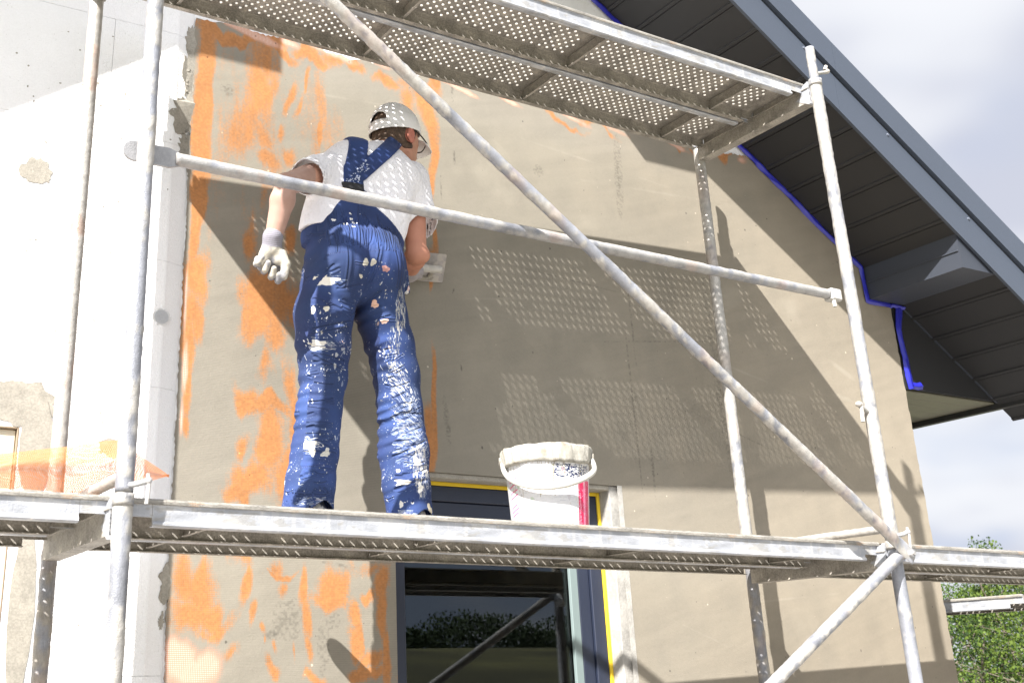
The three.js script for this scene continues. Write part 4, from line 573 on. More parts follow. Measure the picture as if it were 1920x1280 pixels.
{
  // along the two view directions that pass the right house corner
  const at = (u, dist) => { const d = ray(u, 1225); const k = dist / Math.hypot(d.x, d.z); return [camera.position.x + d.x * k, camera.position.z + d.z * k]; };
  const list = [[1800, 33, 3.7, 3.2, 'green tree directly beside the right house corner'], [1892, 32, 4.45, 1.5, 'tree whose pointed top rises above the deck near the right edge'], [1948, 33, 4.5, 2.2, 'tree at the right edge of the photograph, cut by the frame'], [1850, 37, 3.9, 3.4, 'tree filling the gap between the house corner and the right edge'], [1905, 27, 3.2, 3.0, 'low tree in front below the small plank'], [1835, 28, 3.0, 2.8, 'low bushy tree right of the plaster corner']];
  list.forEach(([u, d, h, s, l], i) => { const [x, z] = at(u, d); tree(x, z, h, s, l, 300 + i, i % 3); });
}
// woodland on the far side of the field, behind the camera: seen only in the window pane
{
  const r = rngOf(404), m = new THREE.Matrix4(), q = new THREE.Quaternion(), e = new THREE.Euler(), n = 110000, o = new THREE.InstancedMesh(leafG, mat({ color: col(0.022, 0.042, 0.012), roughness: 0.9, side: THREE.DoubleSide }), n);
  for (let i = 0; i < n; i++) { const x = -30 + r() * 170, h = 0.5 + 4.6 * Math.pow(fbm2(x * 0.30, 2, 5, 4), 1.8) + 0.5 * noise2(x * 1.3, 4), z = 62 + r() * 6, y = 3.3 + h * Math.pow(r(), 0.8), s = 0.08 + r() * 0.17; e.set(r() * 6, r() * 6, r() * 6); m.compose(V(x, GY + y, z), q.setFromEuler(e), V(s, s, s)); o.setMatrixAt(i, m); }
  o.name = 'woodland'; scene.add(o); tag(o, 'dark line of woodland across the field mirrored in the window', 'woodland', null, 'stuff');
}

// ================= the worker =================
// signed distances; a surface-net mesher keeps each garment and the body one continuous skin
const L3 = (x, y, z) => Math.sqrt(x * x + y * y + z * z);
function cap(p, a, b, ra, rb) { const bx = b.x - a.x, by = b.y - a.y, bz = b.z - a.z, px = p.x - a.x, py = p.y - a.y, pz = p.z - a.z, h = clamp((px * bx + py * by + pz * bz) / (bx * bx + by * by + bz * bz)); return L3(px - h * bx, py - h * by, pz - h * bz) - (ra + (rb - ra) * h); }
function ell(p, c, rx, ry, rz) { const x = (p.x - c.x) / rx, y = (p.y - c.y) / ry, z = (p.z - c.z) / rz, k0 = L3(x, y, z), k1 = L3(x / rx, y / ry, z / rz); return k1 < 1e-9 ? -Math.min(rx, ry, rz) : k0 * (k0 - 1) / k1; }
const smin = (a, b, k) => { const h = clamp(0.5 + 0.5 * (b - a) / k); return mix(b, a, h) - k * h * (1 - h); }, smax = (a, b, k) => -smin(-a, -b, k);
function surfaceNet(fn, lo, hi, h, { colorOf = null, uvOf = null, grad = 0.7 } = {}) {
  const nx = Math.ceil((hi.x - lo.x) / h) + 1, ny = Math.ceil((hi.y - lo.y) / h) + 1, nz = Math.ceil((hi.z - lo.z) / h) + 1, f = new Float32Array(nx * ny * nz).fill(1), p = V(0, 0, 0), at = (i, j, k) => (k * ny + j) * nx + i, B = 5;
  for (let k = 0; k < nz; k += B) for (let j = 0; j < ny; j += B) for (let i = 0; i < nx; i += B) {
    p.set(lo.x + (i + B / 2) * h, lo.y + (j + B / 2) * h, lo.z + (k + B / 2) * h); const d = fn(p), far = Math.abs(d) > h * B * 1.25 + 0.006;
    for (let c = k; c < Math.min(k + B, nz); c++) for (let b = j; b < Math.min(j + B, ny); b++) for (let a = i; a < Math.min(i + B, nx); a++) { if (far) f[at(a, b, c)] = d; else { p.set(lo.x + a * h, lo.y + b * h, lo.z + c * h); f[at(a, b, c)] = fn(p); } }
  }
  const id = new Int32Array(nx * ny * nz).fill(-1), pos = [], idx = [];
  for (let k = 0; k < nz - 1; k++) for (let j = 0; j < ny - 1; j++) for (let i = 0; i < nx - 1; i++) {
    let s = 0, x = 0, y = 0, z = 0, n = 0; const v = [];
    for (let c = 0; c < 8; c++) { const w = f[at(i + (c & 1), j + (c >> 1 & 1), k + (c >> 2))]; v.push(w); if (w < 0) s |= 1 << c; }
    if (s === 0 || s === 255) continue;
    for (const [a, b] of EDGES) { if ((v[a] < 0) === (v[b] < 0)) continue; const t = v[a] / (v[a] - v[b]); x += mix(a & 1, b & 1, t); y += mix(a >> 1 & 1, b >> 1 & 1, t); z += mix(a >> 2, b >> 2, t); n++; }
    id[at(i, j, k)] = pos.length / 3; pos.push(lo.x + (i + x / n) * h, lo.y + (j + y / n) * h, lo.z + (k + z / n) * h);
  }
  const quad = (a, b, c, d, flip) => { if (a < 0 || b < 0 || c < 0 || d < 0) return; flip ? idx.push(a, c, b, a, d, c) : idx.push(a, b, c, a, c, d); };
  for (let k = 1; k < nz - 1; k++) for (let j = 1; j < ny - 1; j++) for (let i = 1; i < nx - 1; i++) {
    const s = f[at(i, j, k)] < 0;
    if (s !== f[at(i + 1, j, k)] < 0) quad(id[at(i, j - 1, k - 1)], id[at(i, j, k - 1)], id[at(i, j, k)], id[at(i, j - 1, k)], !s);
    if (s !== f[at(i, j + 1, k)] < 0) quad(id[at(i - 1, j, k - 1)], id[at(i - 1, j, k)], id[at(i, j, k)], id[at(i, j, k - 1)], !s);
    if (s !== f[at(i, j, k + 1)] < 0) quad(id[at(i - 1, j - 1, k)], id[at(i, j - 1, k)], id[at(i, j, k)], id[at(i - 1, j, k)], !s);
  }
  const n = pos.length / 3, nor = new Float32Array(n * 3), e = h * grad, q = V(0, 0, 0);
  for (let i = 0; i < n; i++) { const X = pos[i * 3], Y = pos[i * 3 + 1], Z = pos[i * 3 + 2], g = V(fn(q.set(X + e, Y, Z)) - fn(q.set(X - e, Y, Z)), fn(q.set(X, Y + e, Z)) - fn(q.set(X, Y - e, Z)), fn(q.set(X, Y, Z + e)) - fn(q.set(X, Y, Z - e))).normalize(); nor.set([g.x, g.y, g.z], i * 3); }
  let g = new THREE.BufferGeometry(); g.setAttribute('position', new THREE.Float32BufferAttribute(pos, 3)); g.setAttribute('normal', new THREE.BufferAttribute(nor, 3)); g.setIndex(idx);
  if (colorOf) { const c = new Float32Array(n * 3); for (let i = 0; i < n; i++) c.set(colorOf(V(pos[i * 3], pos[i * 3 + 1], pos[i * 3 + 2]), V(nor[i * 3], nor[i * 3 + 1], nor[i * 3 + 2])), i * 3); g.setAttribute('color', new THREE.BufferAttribute(c, 3)); }
  g = g.toNonIndexed(); const P = g.attributes.position, N = g.attributes.normal, uv = new Float32Array(P.count * 2);
  for (let i = 0; i < P.count; i += 3) { const nx_ = Math.abs(N.getX(i) + N.getX(i + 1) + N.getX(i + 2)), nz_ = Math.abs(N.getZ(i) + N.getZ(i + 1) + N.getZ(i + 2)); for (let k = i; k < i + 3; k++) { const t = uvOf ? uvOf(P.getX(k), P.getY(k), P.getZ(k), nz_ >= nx_ * 0.8) : (nz_ >= nx_ ? [P.getX(k), P.getY(k)] : [P.getZ(k) + 0.37, P.getY(k)]); uv[k * 2] = t[0]; uv[k * 2 + 1] = t[1]; } }
  g.setAttribute('uv', new THREE.BufferAttribute(uv, 2)); return g;
}
const EDGES = []; for (let a = 0; a < 8; a++) for (const b of [1, 2, 4]) if (!(a & b)) EDGES.push([a, a | b]);

const DZ = -0.17, aZ = (u, v, z) => atZ(u, v, z + DZ), ZC = -0.5 + DZ;
const worker = thing('person', 'worker in white cap, t-shirt and paint splashed blue overalls plastering the wall', 'person');
const K = {                                                          // joints, read off the photograph at the depth of the deck
  Lhip: aZ(622, 540, -0.46), Rhip: aZ(712, 540, -0.46), Lknee: aZ(602, 705, -0.50), Rknee: aZ(742, 715, -0.50), Lank: aZ(582, 915, -0.44), Rank: aZ(766, 925, -0.44),
  pelvis: aZ(663, 500, -0.46), waist: aZ(660, 445, -0.465), chest: aZ(690, 350, -0.52), neck: aZ(722, 283, -0.56), head: aZ(743, 261, -0.60),
  Lsh: aZ(608, 322, -0.49), Lel: aZ(537, 345, -0.29), Lwr: aZ(510, 455, -0.33), Rsh: aZ(772, 338, -0.55), Rel: aZ(781, 474, -0.50), Rwr: aZ(768, 512, -0.72),
};
// ---- torso, shirt
const spine = [K.pelvis.clone().add(V(0, 0.04, 0)), K.waist, K.chest, K.neck];
function torso(p, grow) {
  const q = V(p.x, p.y, ZC + (p.z - ZC) * 1.28);
  const f = (c, dz = 0) => V(c.x, c.y, ZC + (c.z + dz - ZC) * 1.28);
  let d = cap(q, f(K.waist).add(V(-0.055, -0.03, 0)), f(K.chest).add(V(-0.085, 0.02, 0)), 0.128 + grow, 0.125 + grow);
  d = smin(d, cap(q, f(K.waist).add(V(0.055, -0.03, 0)), f(K.chest).add(V(0.085, 0.02, 0)), 0.128 + grow, 0.125 + grow), 0.06);
  d = smin(d, cap(q, f(K.chest).add(V(-0.085, 0.02, 0)), f(K.Lsh, -0.02).add(V(0.05, -0.02, 0)), 0.12 + grow, 0.078 + grow), 0.06);
  d = smin(d, cap(q, f(K.chest).add(V(0.085, 0.02, 0)), f(K.Rsh, 0.0).add(V(-0.045, -0.02, 0)), 0.12 + grow, 0.080 + grow), 0.06);
  d = smin(d, cap(q, f(K.chest).add(V(0.0, 0.06, 0.0)), f(K.neck).add(V(0, -0.02, 0)), 0.115 + grow, 0.062 + grow), 0.07);
  return d / 1.12;
}
const folds = (p, k) => k * (fbm3(p.x * 11, p.y * 7, p.z * 11, 3) - 0.5);
const shirtTorso = (p) => torso(p, 0.012) + folds(p, 0.016) + 0.006 * Math.sin(p.x * 46 + p.y * 30 + 5 * noise3(p.x * 5, p.y * 5, 2)) * step(1.16, 1.36, p.y) * step(1.12, 1.32, p.x);
const slE = K.Lsh.clone().lerp(K.Lel, 0.50), srE = K.Rsh.clone().lerp(K.Rel, 0.66).add(V(0.018, 0, 0.0));
const hemPlane = (p, a, b, at) => { const d = b.clone().sub(a).normalize(); return (p.x - at.x) * d.x + (p.y - at.y) * d.y + (p.z - at.z) * d.z; };
function shirt(p) {
  let solid = shirtTorso(p);
  // tails that hang over the hips left and right of the bib
  solid = smin(solid, cap(p, aZ(612, 380, -0.47), aZ(588, 445, -0.46), 0.075, 0.050) + folds(p, 0.02), 0.05); solid = smin(solid, cap(p, aZ(728, 380, -0.48), aZ(737, 430, -0.47), 0.070, 0.036) + folds(p, 0.02), 0.05);
  let sl = cap(p, K.Lsh, slE, 0.072, 0.070) + folds(p, 0.022), sr = cap(p, K.Rsh, srE, 0.076, 0.082) + folds(p, 0.024);
  const hl = hemPlane(p, K.Lsh, K.Lel, slE), hr = hemPlane(p, K.Rsh, K.Rel.clone().add(V(0.05, 0.06, 0.1)), srE);
  let d = smin(solid, smax(sl, hl, 0.008), 0.03); d = smin(d, smax(sr, hr, 0.008), 0.03);
  // hollow sleeves and lower edge
  const inner = Math.min(smax(sl + 0.006, -hl - 0.05, 0.01), smax(sr + 0.006, -hr - 0.06, 0.01)); d = smax(d, -inner, 0.004);
  d = smax(d, aZ(660, 462, -0.47).y - p.y + 0.03 * Math.sin(p.x * 9) + 0.012 * Math.sin(p.x * 40), 0.01);
  const nk = cap(p, K.neck.clone().add(V(0.0, -0.012, 0.0)), K.head.clone().add(V(0.01, 0.01, 0)), 0.066, 0.07); d = smax(d, -nk, 0.010);
  return d;
}
const cottonBump = tex(512, 512, grey((u, v) => 0.55 * tileFbm(u, v, 6, 201, 5) + 0.45 * tileFbm(u, v * 1, 60, 205, 2)), false);
const shirtM = mat({ color: col(0.82, 0.805, 0.835), roughness: 0.95, bumpMap: scaled(cottonBump, 2.2, 1.4), bumpScale: 0.010 });
part('t_shirt', surfaceNet(shirt, V(0.54, 0.88, -0.98), V(1.60, 1.66, -0.30), 0.006), shirtM, worker);

// ---- overalls
const LF = (u, v, z, r) => ({ c: aZ(u, v, z), r: r * 0.95 });
const legL = [LF(624, 520, -0.46, 0.118), LF(606, 590, -0.47, 0.116), LF(606, 650, -0.485, 0.108), LF(606, 705, -0.495, 0.094), LF(597, 765, -0.485, 0.083), LF(589, 850, -0.455, 0.077), LF(582, 905, -0.44, 0.078), LF(576, 955, -0.43, 0.084)];
const legR = [LF(702, 520, -0.46, 0.116), LF(714, 590, -0.47, 0.100), LF(730, 645, -0.485, 0.093), LF(743, 705, -0.495, 0.087), LF(751, 765, -0.485, 0.083), LF(758, 850, -0.455, 0.094), LF(763, 910, -0.44, 0.091), LF(770, 975, -0.43, 0.086)];
const creaseL = [[[560, 640], [655, 672], 7], [[556, 690], [600, 720], 5], [[556, 735], [635, 750], 4], [[552, 776], [632, 792], 5], [[552, 800], [630, 812], 4], [[552, 836], [628, 850], 4], [[560, 868], [625, 880], 4], [[556, 900], [600, 890], 4], [[590, 620], [660, 610], 4]];
const creaseR = [[[694, 668], [740, 648], 6], [[720, 690], [748, 700], 5], [[716, 745], [752, 765], 5], [[716, 782], [770, 760], 4], [[714, 800], [790, 772], 5], [[718, 824], [796, 800], 5], [[716, 838], [770, 838], 4], [[730, 862], [800, 826], 4], [[724, 790], [744, 790], 4], [[725, 930], [790, 905], 4], [[735, 900], [800, 880], 4]];
const creaseS = [[[664, 592], [596, 556], 6], [[664, 600], [590, 612], 6], [[668, 588], [712, 548], 5], [[668, 600], [735, 590], 5], [[566, 500], [602, 472], 5], [[578, 540], [620, 500], 4], [[742, 470], [752, 560], 6], [[730, 480], [742, 540], 4], [[700, 470], [690, 530], 4], [[640, 470], [646, 540], 4], [[604, 660], [655, 690], 5]];
const creases = [...creaseS, ...creaseL, ...creaseR].map(([a, b, w]) => { const A = aZ(a[0], a[1], -0.40), B = aZ(b[0], b[1], -0.40); return { ax: A.x, ay: A.y, bx: B.x, by: B.y, w: w * 0.0025 }; });
function creaseDepth(p) {
  let t = 0; for (const c of creases) { const bx = c.bx - c.ax, by = c.by - c.ay, px = p.x - c.ax, py = p.y - c.ay, h = clamp((px * bx + py * by) / (bx * bx + by * by)), dx = px - h * bx, dy = py - h * by - 0.008 * Math.sin(h * 3.1), q = Math.sqrt(dx * dx + dy * dy); if (q < c.w * 3) { const s = Math.sin(h * Math.PI) * 0.8, k = q / c.w, up = dy > 0 ? 1 : 0.5; t += s * (0.55 * Math.exp(-k * k) - 0.40 * up * Math.exp(-((k - 1.7) * (k - 1.7)))) * c.w; } } return t;
}
function chain(p, list, k) { let d = 1; for (let i = 0; i < list.length - 1; i++) d = smin(d, cap(p, list[i].c, list[i + 1].c, list[i].r, list[i + 1].r), k); return d; }
const seat = aZ(662, 490, -0.455), waistB = aZ(660, 444, -0.465);
function pants(p, grow = 0) {
  let d = smin(chain(p, legL, 0.02), chain(p, legR, 0.02), 0.018);
  d = smin(d, ell(p, seat.clone().add(V(-0.055, -0.02, 0.02)), 0.142, 0.152, 0.140), 0.04); d = smin(d, ell(p, seat.clone().add(V(0.060, -0.02, 0.02)), 0.140, 0.152, 0.140), 0.03);
  d = smin(d, ell(p, waistB.clone().add(V(0, -0.02, 0)), 0.180, 0.10, 0.134), 0.05);
  // the seat seam
  d += 0.010 * Math.exp(-(((p.x - seat.x + 0.008 + (p.y - seat.y) * 0.10) / 0.012) ** 2)) * step(seat.y - 0.22, seat.y - 0.05, p.y) * step(-0.46 + DZ, -0.38 + DZ, p.z);
  const low = step(0.95, 0.1, p.y);
  d += 0.026 * (fbm3(p.x * 5 + 3, p.y * 3.2, p.z * 5, 2) - 0.5) * (0.5 + 0.7 * low);
  d += 0.0008 * Math.sin(p.y * 120 + p.x * 30 * Math.sin(p.y * 9) + 7 * noise3(p.x * 9, p.y * 9, p.z * 9)) * step(0.60, 0.40, p.y) * step(0.10, 0.22, p.y);
  d += creaseDepth(p);
  return d - grow;
}
const XM = 0.5 * (K.Lank.x + K.Rank.x), hemLo = (p) => p.x < XM ? 0.068 + (p.z - K.Lank.z - 0.08) * -0.10 + 0.034 * Math.exp(-(((p.x - K.Lank.x - 0.01) / 0.040) ** 2)) : 0.062 + (p.z - K.Rank.z - 0.08) * -0.12 + 0.032 * Math.exp(-(((p.x - K.Rank.x - 0.02) / 0.040) ** 2));
const BIBY = aZ(655, 372, -0.40).y;
function bibHalf(y) { // half width of the back panel above the waist, and its centre line
  const t = clamp((y - waistB.y) / (BIBY - waistB.y)); return [mix(0.205, 0.062, Math.pow(t, 0.75)), mix(waistB.x + 0.004, aZ(660, 372, -0.40).x, t)];
}
const S0 = aZ(662, 366, -0.40), SX = aZ(664, 318, -0.40), SL = aZ(655, 262, -0.55), SR = aZ(734, 270, -0.58), SM = aZ(676, 325, -0.40);
const seg2 = (p, a, b) => { const bx = b.x - a.x, by = b.y - a.y, px = p.x - a.x, py = p.y - a.y, h = clamp((px * bx + py * by) / (bx * bx + by * by)); return Math.hypot(px - h * bx, py - h * by); };
function overalls(p) {
  let d = pants(p);
  const elastic = Math.exp(-(((p.y - waistB.y - 0.004 - 0.02 * (p.x - waistB.x)) / 0.016) ** 2)), ang = Math.atan2(p.x - waistB.x, p.z - waistB.z);
  d += elastic * (0.012 + 0.0065 * Math.sin(ang * 44 + 2.5 * noise3(p.x * 20, p.y * 20, 3))) + 0.0030 * Math.sin(ang * 26 + 3 * noise3(p.x * 9, p.y * 9, 1)) * step(waistB.y - 0.10, waistB.y, p.y) * (p.y < waistB.y + 0.06 ? 1 : 0);
  // hollow hems
  const low = hemLo(p); d = smax(d, low - p.y, 0.004);
  if (p.y < 0.20) { const inner = pants(p, -0.007); d = smax(d, -smax(inner, p.y - low - 0.07, 0.01), 0.003); }
  // bib and straps laid over the shirt
  if (p.y > waistB.y - 0.06) {
    const [hw, cx] = bibHalf(p.y), st = Math.min(torso(p, 0.019) + folds(p, 0.012), 9) , puff = 0.006 * (fbm3(p.x * 16, p.y * 16, p.z * 16, 2) - 0.3) * step(1.2, 1.05, p.y);
    let bib = smax(st - puff, Math.abs(p.x - cx) - hw, 0.006); bib = smax(bib, p.y - BIBY - 0.04, 0.004); bib = smax(bib, -0.52 + DZ - p.z, 0.01);
    bib += 0.003 * Math.sin(p.x * 150 + 2 * noise3(p.x * 8, p.y * 4, 0)) * step(1.20, 1.08, p.y) * step(-0.08, 0.02, 0.09 - Math.abs(p.x - cx));
    d = smin(d, bib, 0.012);
    const ss = torso(p, 0.0215) + folds(p, 0.012); let s = smax(ss, seg2(p, S0, SX) - 0.040, 0.004); s = Math.min(s, smax(ss, seg2(p, SX, SL) - 0.036, 0.004)); s = Math.min(s, smax(ss - 0.003, seg2(p, SM, SR) - 0.031, 0.004)); s = smax(s, -0.62 + DZ - p.z, 0.01); d = Math.min(d, s);
  }
  // pocket gape on the right hip
  const pk = cap(p, aZ(756, 512, -0.44), aZ(762, 545, -0.44), 0.022, 0.015); d = smin(d, pk, 0.012); d = smax(d, -(cap(p, aZ(762, 506, -0.44), aZ(766, 530, -0.44), 0.015, 0.010)), 0.004);
  return d;
}
// cloth print: the blue twill with its splashes, left half seen from behind, right half from the side
const PX0 = 0.54, PXW = 0.86, PY0 = -0.02, PYH = 1.66, PZ0 = -0.98;
const pantsTex = (() => {
  const S = 2048, cv = document.createElement('canvas'); cv.width = cv.height = S; const c = cv.getContext('2d'), r = rngOf(501), bx = 1024 / PXW, by = S / PYH;
  c.fillStyle = '#1e3159'; c.fillRect(0, 0, S, S);
  for (let i = 0; i < 900; i++) { const x = r() * S, y = r() * S, a = 20 + r() * 120, g = c.createRadialGradient(x, y, 0, x, y, a), t = r() < 0.5 ? '20,34,80' : '62,92,165'; g.addColorStop(0, `rgba(${t},0.20)`); g.addColorStop(1, `rgba(${t},0)`); c.fillStyle = g; c.fillRect(x - a, y - a, 2 * a, 2 * a); }
  for (let i = 0; i < 5200; i++) { c.fillStyle = r() < 0.5 ? 'rgba(20,32,80,0.12)' : 'rgba(80,110,180,0.12)'; c.fillRect(r() * S, r() * S, 1, 3 + r() * 14); }
  const whites = ['#e6e2da', '#dcd7cc', '#cfc8b8', '#efece6', '#d9b3a2', '#b8ab92'], pick = () => whites[Math.min(5, Math.floor(r() * r() * 6.4))];
  const blot = (x, y, a, b, col_, rough = 0.45) => { c.fillStyle = col_; c.beginPath(); const n = 22, ph = r() * 6; for (let i = 0; i <= n; i++) { const t = i / n * 2 * Math.PI, q = 1 + rough * (Math.sin(t * 2 + ph) * 0.4 + Math.sin(t * 3 + ph * 1.7) * 0.25 + Math.sin(t * 5 + ph * 2.3) * 0.22 + (hash(i % n, x | 0, y | 0) - 0.5) * 0.4); const px = x + Math.cos(t) * a * q, py = y + Math.sin(t) * b * q; i ? c.lineTo(px, py) : c.moveTo(px, py); } c.fill(); };
  const yOf = (m) => S - (m - PY0) * by, xOf = (m) => (m - PX0) * bx, zOf = (m) => 1024 + (m - PZ0) * bx;
  const dens = (m) => m < 0.08 ? 0.8 : m < 0.75 ? 1 : m < 0.98 ? 0.5 : 0.07;
  const gauss = () => (r() + r() + r() + r() - 2) * 1.1;
  for (let i = 0; i < 5200; i++) { const side = r() < 0.5, m0 = PY0 + r() * PYH; if (r() > dens(m0)) continue; c.globalAlpha = 0.35 + 0.5 * r(); const a = 0.6 + 1.6 * r() ** 3; blot(r() * 1024 + (side ? 1024 : 0), S - (m0 - PY0) * by, a, a * (0.6 + r()), pick()); }
  for (let i = 0; i < 950; i++) {
    const side = r() < 0.5, X0 = r() * 1024, m0 = PY0 + r() * PYH, xm = side ? 0 : PX0 + X0 / bx; let q = dens(m0); if (!side && xm > 1.24 && m0 < 0.74) q *= 1.6; if (r() > q * 0.6) continue;
    const n = 4 + r() * r() * 70, sp = 10 + r() * 46, big = r() < 0.22, tone = pick();
    for (let k = 0; k < n; k++) { const X = clamp(X0 + gauss() * sp, 0, 1023) + (side ? 1024 : 0), a = 0.7 + (big ? 7 : 2.6) * Math.pow(r(), big ? 4 : 5); c.globalAlpha = 0.4 + 0.6 * r(); blot(X, S - (m0 - PY0) * by + gauss() * sp * 1.2, a, a * (0.6 + r() * 1.4), r() < 0.7 ? tone : pick()); }
  }
  for (let i = 0; i < 260; i++) { const side = r() < 0.5, X = r() * 1024 + (side ? 1024 : 0), m = r() * 0.85; c.globalAlpha = 0.7; c.strokeStyle = pick(); c.lineWidth = 1 + r() * 2.5; c.beginPath(); const y = S - (m - PY0) * by, a = r() * 6.3; c.moveTo(X, y); c.lineTo(X + Math.cos(a) * (6 + r() * 22), y + Math.sin(a) * (6 + r() * 22)); c.stroke(); }
  c.globalAlpha = 1;
  const spot = (u, v, ru, rv, col_, al = 1, rough = 0.5) => { const a = aZ(u, v, -0.36), b = aZ(u + ru, v, -0.36), e = aZ(u, v - rv, -0.36); c.globalAlpha = al; blot(xOf(a.x), yOf(a.y), Math.abs(b.x - a.x) * bx, Math.abs(e.y - a.y) * by, col_, rough); };
  // brushed, dusty smears: many thin strokes
  const smear = (u, v, ru, rv, n, col_, al, dir) => { const a = aZ(u, v, -0.36), b = aZ(u + ru, v, -0.36), e = aZ(u, v - rv, -0.36), w = Math.abs(b.x - a.x) * bx, hh = Math.abs(e.y - a.y) * by; for (let i = 0; i < n; i++) { const t = r() * 6.3, q = Math.sqrt(r()); c.globalAlpha = al * (0.3 + 0.7 * r()); c.strokeStyle = r() < 0.7 ? col_ : pick(); c.lineWidth = 1 + r() * 3; const x = xOf(a.x) + Math.cos(t) * q * w, y = yOf(a.y) + Math.sin(t) * q * hh, l = 4 + r() * 22, d = dir + (r() - 0.5) * 0.7; c.beginPath(); c.moveTo(x, y); c.lineTo(x + Math.cos(d) * l, y + Math.sin(d) * l); c.stroke(); } };
  spot(606, 520, 20, 7, '#dcd8ce', 1, 0.7); spot(612, 526, 10, 8, '#e2ded6', 1, 0.6); spot(590, 516, 12, 3, '#d8d4ca', 0.9); smear(604, 520, 34, 10, 60, '#d8d4ca', 0.8, 0.2);
  spot(584, 576, 6, 8, '#e8e4dc'); spot(594, 577, 4, 7, '#e8e4dc'); spot(613, 578, 4, 6, '#d8d3c4'); spot(577, 604, 5, 4, '#e6e2da'); spot(570, 632, 6, 5, '#dba38e'); spot(607, 640, 14, 7, '#e0dcd4', 0.9, 0.7); smear(610, 642, 26, 8, 70, '#dcd8d0', 0.8, 0.15);
  spot(673, 500, 7, 6, '#c9c4b6'); spot(688, 499, 5, 5, '#c2bcae'); spot(710, 512, 6, 6, '#c98f80', 0.8); spot(710, 566, 5, 7, '#d9b09c'); spot(728, 598, 5, 5, '#d4b3a4'); spot(668, 523, 4, 3, '#b9b4a8');
  smear(756, 575, 12, 40, 260, '#c3b9a4', 0.85, 1.45); smear(748, 640, 12, 40, 140, '#b9ae98', 0.7, 1.4); smear(757, 700, 18, 30, 220, '#c9c2b0', 0.8, 0.9);
  smear(562, 720, 10, 60, 260, '#e4e1da', 0.9, 1.9); spot(560, 690, 8, 16, '#e2dfd8', 0.95, 0.7); spot(556, 740, 6, 22, '#dedad2', 0.9, 0.7); smear(575, 680, 20, 16, 90, '#d9d5cc', 0.7, 0.3);
  spot(570, 822, 16, 9, '#e4e0d8', 1, 0.5); spot(584, 830, 12, 8, '#e0dcd2', 1, 0.6); spot(590, 842, 6, 10, '#e2ded4', 1, 0.5); spot(614, 848, 8, 8, '#d8d2c4', 0.9, 0.8); spot(567, 875, 3, 6, '#ddd5b8'); smear(575, 830, 26, 20, 120, '#dcd8d0', 0.8, 0.1);
  smear(545, 915, 10, 26, 160, '#d8d4cc', 0.8, 1.7); smear(580, 940, 40, 8, 80, '#d3cfc6', 0.6, 0.0);
  smear(775, 760, 26, 60, 480, '#aeb3c0', 0.45, 1.0); smear(770, 830, 34, 46, 620, '#b4b8c2', 0.5, -0.3); smear(770, 800, 26, 70, 160, '#dcdad6', 0.7, 0.4); smear(790, 880, 16, 50, 420, '#cfc9bc', 0.75, 1.5); smear(725, 890, 10, 60, 240, '#d8d6d2', 0.6, 1.6);
  spot(737, 864, 6, 7, '#e0d9c4', 1, 0.6); spot(753, 903, 18, 5, '#e8e4d8', 1, 0.35); spot(752, 880, 4, 3, '#e8e4dc'); spot(783, 865, 8, 7, '#ddd6c4', 1, 0.6); spot(786, 915, 6, 8, '#e6e4de', 1, 0.6); spot(752, 764, 4, 3, '#e0b0a0'); spot(806, 955, 5, 12, '#cfc6b0', 1, 0.6); smear(745, 960, 30, 8, 60, '#d2cec8', 0.6, 0.2); smear(722, 770, 6, 50, 120, '#e0ded8', 0.7, 1.6);
  for (const [u, v] of [[628, 410], [657, 400], [656, 412], [660, 420], [655, 430], [645, 422], [583, 450]]) spot(u, v, 1.5 + r() * 2.5, 1.5 + r() * 2, '#e4e2de', 1, 0.5); spot(578, 446, 3, 5, '#c8c39a'); spot(640, 297, 10, 5, 'rgba(150,170,215,1)', 0.6, 0.8);
  for (let i = 0; i < 60; i++) { const t = r(); spot(mix(655, 700, t) + (r() - 0.5) * 14, mix(345, 300, t) + (r() - 0.5) * 18, 0.6 + r() * 1.3, 0.6 + r(), '#d8dce8', 0.8, 0.4); }
  c.globalAlpha = 1;
  const seam = (a, b) => { c.strokeStyle = 'rgba(12,20,52,0.75)'; c.lineWidth = 3; c.beginPath(); [a, b].forEach((q, i) => { const P = aZ(q[0], q[1], -0.36); i ? c.lineTo(xOf(P.x), yOf(P.y)) : c.moveTo(xOf(P.x), yOf(P.y)); }); c.stroke(); c.strokeStyle = 'rgba(110,140,205,0.6)'; c.lineWidth = 1.5; c.setLineDash([4, 3]); c.stroke(); c.setLineDash([]); };
  seam([585, 478], [645, 481]); seam([660, 480], [732, 478]); seam([652, 470], [662, 600]); seam([545, 636], [658, 648]); seam([690, 650], [745, 632]); seam([560, 876], [628, 868]); seam([722, 880], [806, 870]); seam([742, 470], [752, 640]); seam([752, 640], [775, 740]);
  const t = new THREE.CanvasTexture(cv); t.colorSpace = THREE.SRGBColorSpace; return t;
})();
const clothUV = (x, y, z, back) => back ? [clamp((x - PX0) / PXW, 0.002, 0.998) * 0.5, (y - PY0) / PYH] : [0.5 + clamp((z - PZ0) / PXW, 0.002, 0.998) * 0.5, (y - PY0) / PYH];
